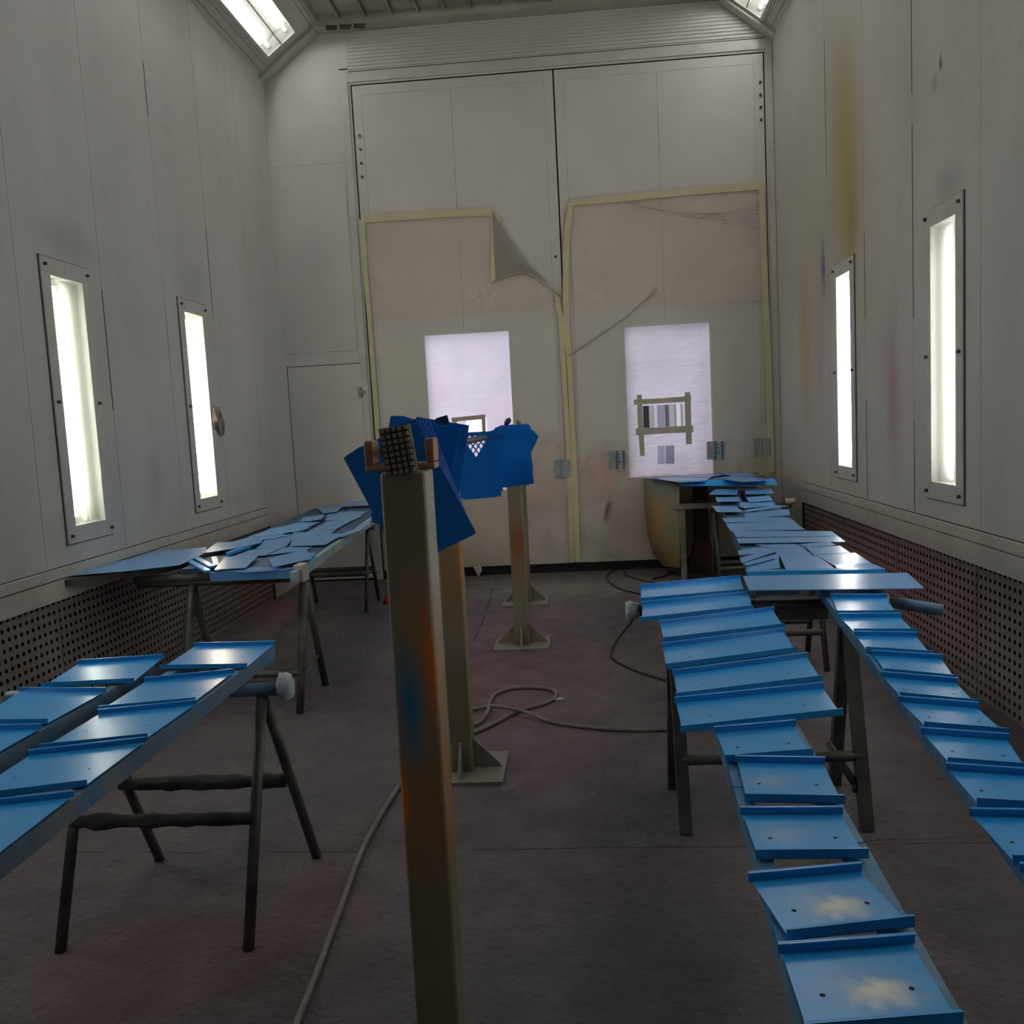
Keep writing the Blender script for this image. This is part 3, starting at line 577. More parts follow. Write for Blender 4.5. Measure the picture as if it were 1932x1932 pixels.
kn = MB(); kn.tube([(-.915, 2.555, .668), (-.90, 2.555, .668), (-.885, 2.555, .67), (-.872, 2.555, .67)], [.022, .045, .042, .03], 14, jitter=.2); o = kn.build('wrapped_end', M_WRAP, tA); o['label'] = 'white plastic wrapped beam end'
br = MB(); c = at(236, 1462, 1, 2.72); br.prism([c + Vector(p) for p in ((-.03, 0, .07), (.02, 0, .07), (.022, 0, -.02), (.0, 0, -.045), (-.02, 0, -.03))], (0, .02, 0)); br.build('leg_bracket', M_GREYST, tA, bevel=.003)
tB = trestle('thin dark trestle under the near end of the long left table', -2.07, -1.455, 4.35, 4.83, 4.6, .654, r=.02, brz=.19, over=(.3, .02), braces=(1, 0))
cpz = MB(); q = at(566, 1080, 1, 4.42); cpz.box((q.x - .03, 4.40, q.z - .05), (q.x + .022, 4.5, q.z + .04)); cpz.build('plastic_cap', M_CREAM, tB, bevel=.006)
dg_ = MB(); dg_.tube([(-1.455, 4.42, .15), (-1.455, 4.75, .2)], .008, 8); dg_.build('spreader', M_STEEL, tB)
tC = trestle('dark trestle under the far end of the long left table by the small door', -2.2, -1.675, 6.78, 7.24, 7.0, .64, r=.015, brz=.29, brace_r=.02)
ex = MB(); ex.tube([(-2.2, 7.0, .26), (-1.66, 7.2, .245)], .008, 8); ex.build('spreader', M_STEEL, tC)
tD = trestle('square-legged dark trestle carrying both right-hand tray rows', .318, .918, 2.94, 3.32, 3.13, .735, r=.021, brz=.235, over=(.115, .10), square=True, braces=(1, 0))
ke = MB(); ke.tube([(.155, 3.13, .735), (.17, 3.13, .735), (.20, 3.13, .735)], [.028, .036, .026], 12, jitter=.15); o = ke.build('wrapped_end', M_WRAP, tD); o['label'] = 'whitish plastic wrapped left beam end'
kp = MB(); kp.tube([(.985, 3.13, .742), (1.05, 3.13, .738)], .038, 14, jitter=.08); kp.build('plastic_collar', M_CREAM, tD)
kq = MB(); kq.tube([(1.04, 3.13, .735), (1.09, 3.11, .73), (1.215, 3.06, .712)], [.014, .02, .02], 12); kq.build('pipe_handle', M_RAIL, tD)
bp = MB(); a = at(1562, 1402, 1, 3.08); b_ = at(1612, 1478, 1, 2.98); bp.tube([a, b_], .013, 10); bp.tube([b_, b_ + Vector((.0, 0, -.03))], .009, 8); bp.build('locking_pin', M_STEEL, tD)
bb = MB(); bb.box((.34, 3.30, .64), (.9, 3.33, .72)); bb.build('rear_board', M_STEEL, tD)
tE = trestle('dark trestle under the far end of the long right table', 1.08, 1.55, 6.9, 7.3, 7.1, .66, r=.016, brz=.2, over=(.05, .12))
ke = MB(); q = at(1468, 947, 1, 7.1); ke.tube([(1.62, 7.1, q.z), (1.70, 7.1, q.z)], .025, 12); ke.build('end_cap', M_CREAM, tE)
tF = trestle('dark trestle under the middle of the long right table', .98, 1.3, 4.8, 5.2, 5.0, .66, r=.016, brz=.2)
# near ends of the rails, out of the picture, still need carrying
tG = trestle('dark trestle at the near end of the left tray rails', -1.75, -1.05, .35, .75, .55, .662, r=.016, brz=.3)
tH = trestle('dark trestle at the near end of the right tray rails', .2, .6, .3, .6, .45, .735, r=.018, brz=.235)

# T-stand and dark red pillar by the doors
t = thing('steel_stand', (.88, 7.6, 0), 'grey galvanised T-shaped stand in front of the dark red pillar', 'stand')
q = at(1289, 1000, 1, 7.6); MB().bar((.885, 7.6, 0), (.885, 7.6, .61), .045, .045, upv=(0, 1, 0)).build('upright', M_GREYST, t, bevel=.003)
MB().box((.775, 7.57, .61), (1.24, 7.63, .655)).build('cross_bar', M_GREYST, t, bevel=.003)
MB().box((.87, 7.64, 0.0), (1.25, 7.80, .02)).build('foot_plate', M_STEEL, t)
HT = .845
t = thing('pedestal_table', (1.08, 7.95, 0), 'workbench on a dark red flared pillar, loaded with blue sheets beside the right door', 'table')
pl = MB(); Cx, Cy = 1.08, 7.9
for (z0, w0, z1, w1) in ((0, .115, .10, .115), (.10, .115, .30, .065), (.30, .065, HT - .04, .06)):
    pl.add([(Cx + sx * w_, Cy + sy * w_ * .6, z_) for z_, w_ in ((z0, w0), (z1, w1)) for sx, sy in ((-1, -1), (1, -1), (1, 1), (-1, 1))], [(0,3,2,1),(4,5,6,7),(0,1,5,4),(1,2,6,5),(2,3,7,6),(3,0,4,7)])
pl.build('pillar', M_RED, t, bevel=.006)
MB().box((Cx - .085, Cy - .06, .58), (Cx + .085, Cy + .02, .66)).build('pillar_collar', M_STEEL, t, bevel=.004)
BT = [Vector(p) for p in ((.88, 7.62, HT), (.66, 8.2, HT), (1.64, 8.2, HT), (1.58, 7.37, HT))]
MB().prism([p + Vector((0, 0, -.03)) for p in BT], (0, 0, .028)).build('bench_top', M_PLANK, t)
# drape hanging from the bench's left end
DA, DB = Vector((.86, 7.60, 0)), Vector((.67, 8.10, 0)); DN = Vector((DB.y - DA.y, DA.x - DB.x, 0)).normalized()
def on_side(px, py):
    d = fw + rt * ((px - 966) / F_PX) + up * ((966 - py) / F_PX); o = Vector((0, 0, CAM_H)); return o + d * ((DA - o).dot(DN) / d.dot(DN))
dr = MB(); pr = [on_side(*p) for p in ((1214, 903), (1217, 960), (1222, 1010), (1232, 1045), (1252, 1068), (1283, 1072), (1282, 985), (1281, 918), (1262, 908), (1238, 901))]
cen = on_side(1250, 990); dr.add([cen] + pr, [(0, i + 1, (i + 1) % 10 + 1) for i in range(10)], 0, True)
o = dr.build('hanging_drape', M_CLOTH, origin=cen); md = o.modifiers.new('t', 'SOLIDIFY'); md.thickness = .004
tag(o, 'yellow and blue oversprayed plastic drape hanging from the left end of the bench', 'drape')

# ---------------------------------------------------------------- rails and boards that carry the blue sheets
def rail(label, a, b, w_, h_, m, cat='rail', name='support_rail', wob=.0):
    mb = MB(); a, b = Vector(a), Vector(b); n = 14
    for i in range(n):
        p, q = a.lerp(b, i / n), a.lerp(b, (i + 1) / n); mb.bar(p, q, w_ * (1 + random.uniform(-wob, wob)), h_ * (1 + random.uniform(-wob, 0)))
    return tag(mb.build(name, m, origin=a), label, cat)
rail('grey-blue wrapped rail at the right edge of the left foreground tray row', (-1.017, 2.80, .713), (-1.02, .35, .713), .03, .042, M_RAIL)
rail('blue oversprayed rail under the inner side of the left foreground tray row', (-1.225, 2.80, .713), (-1.225, .35, .713), .03, .042, M_RAILB)
rail('grey-blue rail at the right edge of the outer left tray row', (-1.335, 2.62, .713), (-1.335, .35, .713), .03, .042, M_RAIL)
rail('blue oversprayed rail at the wall side of the outer left tray row', (-1.54, 2.62, .713), (-1.54, .35, .713), .03, .042, M_RAILB)
rail('blue crusted left rail of the right centre tray row', (.36, 3.3, .776), (.195, .45, .776), .028, .032, M_RAILB, wob=.12)
rail('blue crusted right rail of the right centre tray row', (.49, 3.3, .776), (.33, .45, .776), .03, .032, M_RAILB, wob=.12)
rail('slanting blue rail along the inner edge of the far right tray row', (.857, 3.3, .776), (.483, .35, .776), .026, .03, M_RAILB, wob=.05)
rail('slanting blue rail along the outer edge of the far right tray row', (.99, 3.3, .776), (.53, .35, .776), .026, .03, M_RAILB, wob=.05)
# long left table: boards
def plane_poly(pts, z): return [at(*p, 2, z) for p in pts]
bd = [((-1.425, 4.32), (-1.615, 7.0)), ((-1.615, 4.45), (-1.87, 7.95)), ((-1.96, 4.6), (-2.22, 7.95))]
for (p, q), lb in zip(bd, ('white edge board with blue overspray along the right side of the long left table', 'middle board under the blue sheets of the long left table', 'wall-side board under the blue sheets of the long left table')):
    e = 'edge' in lb; mb = MB(); mb.bar((*p, .705 if e else .715), (*q, .705 if e else .715), .03 if e else .32, .052 if e else .03); tag(mb.build('support_board', M_BOARD if e else M_BOARDB, origin=(*p, .702)), lb, 'board')
pk = MB(); P4 = plane_poly(((124, 1092), (300, 1068), (386, 1050), (330, 1052), (190, 1066)), .742)
pk.prism([p + Vector((0, 0, -.04)) for p in P4], (0, 0, .036)); tag(pk.build('grimy_plank', M_PLANK, origin=P4[0]), 'grimy dark plank under the big blue sheet by the left wall', 'plank')
kk = MB(); q = at(345, 1072, 2, .70); kk.tube([(-2.38, 4.6, .678), (-1.9, 4.6, .678)], .024, 10); tag(kk.build('support_pipe', M_PLANK, origin=(-2.38, 4.6, .678)), 'dark pipe sticking out under the plank by the left wall', 'pipe')
# long right table: boards
for x0, x1, lb in ((.74, 1.22, 'left board under the blue sheets of the long right table'), (.95, 1.42, 'right board under the blue sheets of the long right table')):
    mb = MB(); mb.bar((x0, 3.4, .745), (x1, 7.4, .728), .16, .06); tag(mb.build('support_board', M_BOARDB, origin=(x0, 3.15, .75)), lb, 'board')

# ---------------------------------------------------------------- lipped trays
def tray(pts, z, label, group, h=.014, holes=True, m=None):
    FL, FR, NR, NL = [at(*p, 2, z) for p in pts]
    dz = Vector((0, 0, -h)); th = .0016
    ex_ = (NR - NL).normalized(); fl_, fr_, nr_, nl_ = FL + dz, FR + dz, NR + dz, NL + dz
    ins = ex_ * .004
    mb = MB(); mb.prism([fl_ + ins, fr_ - ins, nr_ - ins, nl_ + ins], (0, 0, th))
    if holes:
        for u in (.2, .8):
            c = nl_.lerp(nr_, u).lerp(fl_.lerp(fr_, u), .42) + Vector((0, 0, th + .0002)); k = 10; r = .0032
            mb.add([c + Vector((r * math.cos(2*PI*i/k), r * math.sin(2*PI*i/k), 0)) for i in range(k)], [tuple(range(k))], 1)
    base = mb.build('lipped_tray', [m or M_BLUE, M_BLACK], origin=(fl_ + nr_) / 2)
    tag(base, label, 'tray', group)
    for a, b, c, d, s in ((FL, FR, fl_, fr_, 1), (NL, NR, nl_, nr_, -1)):
        e = Vector((-ex_.y, ex_.x, 0)) * s * .006
        m = MB(); t_ = e.normalized() * -.0016
        m.prism([c, d, b, a], t_)                       # standing face
        m.prism([a, b, b + t_ * 3 + Vector((0, 0, -.0005)), a + t_ * 3 + Vector((0, 0, -.0005))], (0, 0, -.0014))   # folded rim
        m.build('flange', M_BLUE, base)
    return base
def c5(l): return [(1160 + x / 2.5026, 1060 + y / 2.5026) for x, y in l]
def c6(l): return [(1200 + x / 2.639, 1500 + y / 2.639) for x, y in l]
def c1(l): return [(x / 3.0188, 1000 + y / 3.0188) for x, y in l]
ZR, ZL = .810, .752
row = [c5([(117,105),(595,62),(620,128),(118,170)]), c5([(125,187),(640,137),(655,205),(120,262)]), c5([(207,277),(752,210),(805,290),(228,357)]), c5([(220,382),(803,308),(862,402),(238,482)]),
       c5([(270,508),(912,425),(983,535),(288,620)]), c5([(280,637),(986,565),(1078,692),(310,775)])]
for i, q in enumerate(row): tray(q, ZR, '%s wide blue lipped tray counted from the far end of the right centre row' % ORD[i], 'wide trays of the right centre row')
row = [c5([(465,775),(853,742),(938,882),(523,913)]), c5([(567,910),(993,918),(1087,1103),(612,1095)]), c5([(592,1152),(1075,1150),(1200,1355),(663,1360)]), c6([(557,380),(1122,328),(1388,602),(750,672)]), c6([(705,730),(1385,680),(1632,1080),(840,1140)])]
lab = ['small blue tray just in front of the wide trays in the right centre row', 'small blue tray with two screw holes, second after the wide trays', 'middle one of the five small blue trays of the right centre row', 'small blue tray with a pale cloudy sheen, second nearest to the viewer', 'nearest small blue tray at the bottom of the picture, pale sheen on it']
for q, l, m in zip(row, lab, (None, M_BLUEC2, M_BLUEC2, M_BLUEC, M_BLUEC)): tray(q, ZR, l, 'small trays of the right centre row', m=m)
row = [c5([(1018,150),(1285,150),(1340,228),(1050,230)]), c5([(1055,242),(1350,240),(1430,315),(1128,315)]), c5([(1130,325),(1430,330),(1505,420),(1185,400)]), c5([(1215,415),(1550,435),(1622,535),(1272,502)]), c5([(1255,515),(1620,545),(1720,650),(1345,615)]),
       c5([(1338,630),(1718,660),(1865,787),(1460,753)]), c5([(1445,778),(1862,808),(1960,952),(1572,922)]), c5([(1563,945),(2000,975),(2150,1140),(1710,1115)]), c5([(1673,1158),(2120,1165),(2330,1390),(1880,1385)]), c5([(1910,1415),(2370,1425),(2600,1700),(2100,1690)])]
for i, q in enumerate(row): tray(q, ZR - .002, '%s small blue tray from the far end of the slanting far right row' % ORD[i], 'trays of the far right row')
row = [c1([(1105,640),(1568,630),(1405,760),(905,768)]), c1([(822,838),(1330,788),(1112,953),(555,1003)]), c1([(557,1020),(1118,965),(838,1158),(220,1220)]), c1([(160,1250),(828,1175),(493,1422),(-250,1515)]), c1([(-250,1552),(420,1480),(-130,1900),(-900,1985)])]
lab = ['farthest blue tray of the left foreground rail, bright reflection on it', 'second blue tray of the left foreground rail, above the wrapped beam end', 'third blue tray of the left foreground rail, soft highlight in its middle', 'fourth blue tray of the left foreground rail, cut by the left edge', 'nearest blue tray of the left foreground rail, at the left picture edge']
for q, l in zip(row, lab): tray(q, ZL, l, 'trays of the left foreground row')
row = [c1([(440,738),(932,705),(762,843),(230,870)]), c1([(110,893),(603,895),(270,1075),(-200,1080)]), c1([(-250,1112),(238,1100),(-120,1300),(-650,1315)])]
lab = ['farthest blue tray of the outer left row, white reflection on it', 'middle blue tray of the outer left row below the perforated grille', 'nearest blue tray of the outer left row, cut by the picture edge']
for q, l in zip(row, lab): tray(q, ZL, l, 'trays of the outer left row')

# ---------------------------------------------------------------- loose blue sheets on the two long tables and the bench
PRNG = random.Random(5)
def panel(pts, z, label, group, m=M_BLUE2, th=.002, rise=None, name='blue_sheet', lip=0):
    P_ = plane_poly(pts, z)
    if rise:
        for i, d in enumerate(rise):
            q = at(*pts[i], 2, z + d); P_[i] = q
    c = sum(P_, Vector()) / len(P_); sx, sy = PRNG.uniform(-.022, .022), PRNG.uniform(-.014, .014)
    span = max((p - c).length for p in P_)
    if span > .45: sx, sy = sx * .25, sy * .25
    lift = max(abs(sx * (p.x - c.x) + sy * (p.y - c.y)) for p in P_)
    for p in P_: p.z += sx * (p.x - c.x) + sy * (p.y - c.y) + lift * .5
    mb = MB(); mb.prism([p + Vector((0, 0, -th)) for p in P_], (0, 0, th))
    o = mb.build(name, m, origin=c); tag(o, label, 'sheet', group)
    if lip:       # downturned flange along the near edge (last two points)
        a, b = P_[-1], P_[-2]; MB().prism([a, b, b + Vector((0, 0, -lip)), a + Vector((0, 0, -lip))], (0, .002, 0)).build('flange', M_BLUE, o)
    return o
def c2(l): return [(100 + x / 2.927, 880 + y / 2.927) for x, y in l]
def c4(l): return [(1160 + x / 3.116, 860 + y / 3.116) for x, y in l]
def c7(l): return [(1350 + x / 4.493, 1000 + y / 4.493) for x, y in l]
def c8(l): return [(1320 + x / 9.66, 880 + y / 9.66) for x, y in l]
LT = [  # (outline, extra height, label)
 ([(1520,262),(1580,250),(1740,250),(1660,285),(1500,300)], 0, 'narrow sheet at the far end of the left table under the raised one'),
 ([(1455,225),(1600,220),(1570,250),(1490,258)], .012, 'dark-edged sheet at the far left end of the left table'),
 ([(1590,218),(1625,185),(1680,158),(1750,155),(1772,212)], .02, 'round-cornered raised sheet at the very far end of the left table'),
 ([(1520,300),(1580,266),(1720,268),(1650,298)], .004, 'far middle sheet of the left table, behind the row with thin gaps'),
 ([(1475,327),(1520,302),(1650,299),(1600,328)], .004, 'second sheet from the far end in the middle of the left table'),
 ([(1430,347),(1480,329),(1600,330),(1560,350)], .004, 'third sheet from the far end in the middle of the left table'),
 ([(1385,370),(1440,349),(1570,346),(1530,373)], .004, 'fourth sheet from the far end in the middle of the left table'),
 ([(1380,280),(1500,265),(1485,290),(1420,302),(1365,300)], .014, 'curled sheet with small clips on the wall side of the left table'),
 ([(1250,345),(1360,308),(1480,305),(1420,330),(1330,348)], .004, 'dark-edged sheet on the wall side, behind the sheet nearest the grille top'),
 ([(1180,350),(1265,335),(1420,335),(1385,352),(1240,372)], .008, 'wall side sheet in the middle of the left table'),
 ([(1080,388),(1180,353),(1300,352),(1270,378),(1150,390)], .004, 'wall side sheet lying nearest the grille top on the left table'),
 ([(1000,415),(1090,386),(1320,375),(1230,400),(1150,408)], .006, 'long wall side sheet just behind the shining one on the left table'),
 ([(1560,388),(1640,352),(1762,296),(1745,318),(1700,352),(1600,390)], .008, 'long thin sheet along the right edge of the left table near its far end'),
 ([(1310,443),(1330,372),(1590,375),(1580,392),(1500,432)], .008, 'broad sheet at the right edge in the middle of the left table'),
 ([(1120,458),(1170,408),(1335,375),(1320,405),(1290,440),(1245,458)], .004, 'broad sheet left of the broad right edge sheet on the left table'),
 ([(990,497),(1090,462),(1250,457),(1170,493)], .006, 'sheet behind the brightly shining small sheet of the left table'),
 ([(1180,490),(1275,450),(1430,446),(1400,462),(1290,476)], .004, 'sheet behind the tilted front right sheet of the left table'),
 ([(890,572),(1060,560),(1230,555),(1340,560),(1300,570),(1060,585)], 0, 'long sheet with blue bent front edge at the near end of the left table'),
 ([(890,570),(950,505),(1135,497),(1065,557)], .012, 'small brightly shining sheet at the near end of the left table'),
 ([(1190,510),(1400,460),(1432,512),(1215,553)], .02, 'tilted sheet at the near right corner of the left table'),
 ([(820,482),(905,418),(1150,408),(1150,425),(1020,455)], .018, 'long sheet with white reflection beside the wall, behind the big one'),
 ([(60,608),(225,535),(390,520),(545,467),(850,445),(830,482),(700,545),(400,580)], .012, 'big bent blue sheet reaching towards the left wall at the table\'s near end')]
for pts, dz, l in LT:
    o = panel(c2(pts), .735 + dz, l, 'blue sheets on the long left table')
    if 'bent front edge' in l:
        a, b = [at(*p, 2, .737) for p in c2([(862, 584), (1335, 566)])]; q = o.location
        MB().prism([a - q, b - q, b - q + Vector((0, .01, -.05)), a - q + Vector((0, .01, -.05))], (0, .002, 0)).build('flange', M_BLUE2, None).parent = o
cl = MB()
tcl = thing('blue_clip_profile', at(375, 1068, 2, .72), 'bundle of bent blue clip profiles at the near end of the left table', 'profile')
for k, (a, b) in enumerate((((356, 1058), (392, 1078)), ((368, 1052), (400, 1070)), ((404, 1052), (408, 1068)))):
    p, q = at(*a, 2, .738), at(*b, 2, .738); MB().bar(p, q, .035, .014).build('profile', M_BLUE, tcl, bevel=.003)
for k, (a, b) in enumerate((((430, 1045), (470, 1032)), ((455, 1036), (492, 1020)), ((575, 1056), (590, 1046)))):
    p, q = at(*a, 2, .745), at(*b, 2, .745); o = MB().bar(p, q, .03, .02).build('bent_strip', M_BLUE, origin=(p + q) / 2, bevel=.003); tag(o, ['short bent blue strip behind the shining small sheet', 'short bent blue strip at the tip of the long white-reflecting sheet', 'crumpled blue strip at the right edge near the plastic cap', 'thin blue strip lying at the far wall side of the left table'][k], 'strip')
RT = [
 (c8([(190,400),(1050,368),(1060,395),(600,400),(200,430)]), .0, 'thin strip sheet just below the bench front channel'),
 (c4([(555,228),(590,196),(728,192),(718,228)]), .012, 'left pointed pale sheet at the far end of the right table'),
 (c4([(762,203),(920,190),(937,220),(768,228)]), .012, 'right pale sheet at the far end of the right table'),
 (c4([(590,245),(725,240),(738,268),(602,272)]), .01, 'left one of two small lipped sheets below the pale pair'),
 (c4([(770,243),(905,234),(930,262),(792,272)]), .01, 'right one of two small lipped sheets below the pale pair'),
 (c4([(730,275),(925,265),(940,290),(760,310),(735,300)]), .002, 'deep blue sheet beside the two small lipped sheets'),
 (c4([(570,292),(715,300),(748,335),(602,333)]), .008, 'small lipped sheet at the left edge of the right table'),
 (c4([(750,320),(930,292),(1027,298),(785,328)]), .012, 'bent blue profile sheet reaching over the right table edge'),
 (c4([(760,345),(800,330),(1025,320),(1030,350),(770,366)]), .002, 'sheet with a dark opening at its left, far half of the right table'),
 (c4([(632,372),(1005,358),(1045,382),(650,397)]), .004, 'first long plain strip sheet of the right table from its far end'),
 (c4([(650,398),(1040,381),(1120,432),(680,442)]), .002, 'second long plain strip sheet of the right table from its far end'),
 (c4([(690,446),(1275,439),(1312,472),(715,490)]), .006, 'third long plain strip sheet, reaching towards the grille'),
 (c4([(715,492),(1315,473),(1356,502),(728,519)]), .008, 'fourth long plain strip sheet with the pointed right end'),
 (c7([(335,128),(680,118),(735,150),(480,157)]), .002, 'left sheet directly in front of the pointed long strip sheet'),
 (c7([(700,120),(965,102),(1020,130),(790,142)]), .002, 'right sheet directly in front of the pointed long strip sheet'),
 (c7([(480,157),(740,150),(825,215),(537,225)]), .004, 'middle sheet of the near part of the right table, second row'),
 (c7([(765,148),(1055,135),(1140,190),(835,210)]), .004, 'right sheet of the near part of the right table, second row'),
 (c7([(545,228),(865,217),(1020,330),(600,345)]), .004, 'big middle sheet nearest to the front channel of the right table'),
 (c7([(855,215),(1185,199),(1320,280),(1005,297)]), .006, 'sheet with the strong white lamp reflection on the right table'),
 (c7([(1005,300),(1325,283),(1438,326),(1035,336)]), .006, 'narrow sheet in front of the one with the lamp reflection'),
 (c7([(190,180),(350,145),(490,152),(500,190),(195,215)]), .006, 'pale sheet at the left edge of the near part of the right table'),
 (c7([(250,290),(400,235),(535,205),(545,320),(275,352)]), .002, 'crumpled bright blue sheet at the near left corner of the right table'),
 (c7([(205,240),(480,160),(503,183),(222,275)]), .016, 'pinkish reflecting strip lying askew on the right table'),
 (c7([(230,280),(420,225),(520,205),(500,240),(260,300)]), .010, 'blue strip lying under the pinkish one')]
for i, (pts, dz, l) in enumerate(RT):
    z = .79 if i > 12 else .775
    panel(pts, z + dz, l, 'blue sheets on the long right table')
# front channel of the near part, and the long sheet across both tray rows
P_ = [at(*p, 2, .802) for p in c7([(270,352),(1440,330)])]; a, b = P_
ch = MB(); ch.prism([a, b, b + Vector((0, -.002, -.03)), a + Vector((0, -.002, -.03))], (0, -.002, 0)); ch.prism([a, b, b + Vector((0, .05, -.002)), a + Vector((0, .05, -.002))], (0, 0, -.002))
tag(ch.build('blue_channel', M_BLUE, origin=a), 'long blue channel with upright front face across the near end of the right table', 'channel')
panel(c7([(232,395),(1625,357),(1772,497),(285,522)]), .815, 'long blue sheet with white reflection lying across behind both tray rows', 'blue sheets on the long right table', th=.003)
# bench top sheets
BZ = HT + .004
bench = [((1199, 897), (1254, 892), (1263, 895), (1204, 900)), ((1222, 901), (1300, 894), (1345, 898), (1330, 907), (1282, 909)), ((1262, 894), (1300, 888), (1346, 886), (1378, 893), (1330, 899)), ((1345, 899), (1392, 893), (1440, 899), (1455, 903), (1400, 906)), ((1348, 887), (1400, 887), (1435, 893), (1390, 895))]
for i, q in enumerate(bench):
    w4 = [at(*p, 2, BZ + .008 * i) for p in q]; w4 = [Vector((min(p.x, 1.7), min(p.y, 8.2), BZ + .003 * i + (.02 if i == 0 else 0))) for p in w4]
    mb = MB(); mb.prism(w4, (0, 0, .002)); tag(mb.build('blue_sheet', M_BLUE2 if i else M_BLUE, origin=w4[0]), ['deep blue strip jutting over the left end of the bench', 'window-reflecting sheet at the front left of the bench', 'window-reflecting sheet at the back of the bench', 'grey-blue sheet at the front right of the bench', 'grey-blue sheet at the back right of the bench'][i], 'sheet', 'blue sheets on the bench')
a, b = at(1279, 907, 2, HT + .012), at(1461, 903, 2, HT + .012); c_, d_ = at(1284, 917, 1, a.y - .06), at(1467, 915, 1, b.y - .06)
mb = MB(); mb.prism([a, b, d_, c_], (0, .002, 0)); mb.prism([c_, d_, d_ + Vector((0, .03, -.002)), c_ + Vector((0, .03, -.002))], (0, 0, -.002)); mb.prism([a, b, b + Vector((0, .04, 0)), a + Vector((0, .04, 0))], (0, 0, -.002))
tag(mb.build('blue_channel', M_BLUE, origin=a), 'long blue channel along the front edge of the bench', 'channel')

# ---------------------------------------------------------------- posts with forks
posts = [(-.338, 1.785, M_POST1, 1.335, 'nearest tall steel post with orange and blue overspray, waffle block on its fork'), (-.515, 3.55, M_POST2, 1.33, 'second orange-brown post, half hidden behind the nearest post'),
         (-.385, 5.60, M_POST3, 1.33, 'third post with rust-brown face under the far end of the hanging plates'), (-.435, 6.93, M_POST4, 1.31, 'farthest greenish post directly behind the third one')]
for i, (x, y, m, h, lb) in enumerate(posts):
    t = thing('steel_post', (x, y, 0), lb, 'post')
    W2, D2 = .045, .055; r = .009
    o = MB().box((-W2, -D2, .012), (W2, D2, h)).build('shaft', m, None); o.parent = t; md = o.modifiers.new('b', 'BEVEL'); md.width = r; md.segments = 3; md.limit_method = 'ANGLE'
    o = MB().box((-.175, -.165, 0), (.175, .165, .014)).build('base_plate', M_PLATE, None); o.parent = t
    for (dx, dy) in ((1, 0), (-1, 0), (0, 1), (0, -1)):
        mb = MB()
        if dx: mb.prism([(dx * W2, -.005, .014), (dx * .16, -.005, .014), (dx * .15, -.005, .03), (dx * W2, -.005, .135)], (0, .01, 0))
        else: mb.prism([(-.005, dy * D2, .014), (-.005, dy * .15, .014), (-.005, dy * .14, .03), (-.005, dy * D2, .135)], (.01, 0, 0))
        o = mb.build('gusset', m if i > 1 else M_PLATE, None); o.parent = t
    s = 1; fk = MB(); o_ = .058
    fk.box((-.07, -.03, h), (.07, .03, h + .014)); fk.box((-.07, -.03, h + .014), (-.052, .03, h + .062)); fk.box((.052, -.03, h + .014), (.07, .03, h + .062))
    o = fk.build('fork', M_ORANGE if i < 3 else M_GREYST, None); o.parent = t; md = o.modifiers.new('b', 'BEVEL'); md.width = .004; md.segments = 2
    if i == 0: o.location.x = -.008
bar_z = 1.375
tb_ = MB(); tb_.tube([(-.365, 1.72, bar_z), (-.40, 2.8, bar_z - .018), (-.392, 3.6, bar_z - .018), (-.365, 4.4, bar_z - .015), (-.38, 5.6, bar_z - .012), (-.435, 6.98, bar_z - .03)], .012, 12)
bar = tag(tb_.build('hanging_bar', M_STEEL, origin=(-.365, 1.72, bar_z)), 'horizontal steel bar resting in the forks of the posts, strung with blue plates', 'bar')
# waffle block on the near end of the bar
cq = [at(*p, 1, 1.70) for p in ((714, 809), (769, 800), (786, 889), (731, 901))]
ctr = sum(cq, Vector()) / 4; ex_ = ((cq[1] - cq[0]) + (cq[2] - cq[3])) / 2; ez_ = ((cq[3] - cq[0]) + (cq[2] - cq[1])) / 2
wb = MB(); o0 = ctr - ex_ / 2 - ez_ / 2
wb.prism([o0, o0 + ex_, o0 + ex_ + ez_, o0 + ez_], (0, .03, 0), 1)
for i in range(5):
    for j in range(8):
        p = o0 + ex_ * (i + .12) / 5 + ez_ * (j + .12) / 8; q = ex_ * .76 / 5; r_ = ez_ * .76 / 8; d = Vector((0, -.006, 0)); k = .12
        b4 = [p, p + q, p + q + r_, p + r_]; cc = sum(b4, Vector()) / 4; t4 = [v.lerp(cc, .22) + d for v in b4]
        wb.add(b4 + t4, [(4, 5, 6, 7), (0, 1, 5, 4), (1, 2, 6, 5), (2, 3, 7, 6), (3, 0, 4, 7)], 0)
o = wb.build('waffle_block', [M_GRID, M_GRIDD], origin=ctr); tag(o, 'grey-green waffle-patterned rubber block on the fork of the nearest post', 'block')

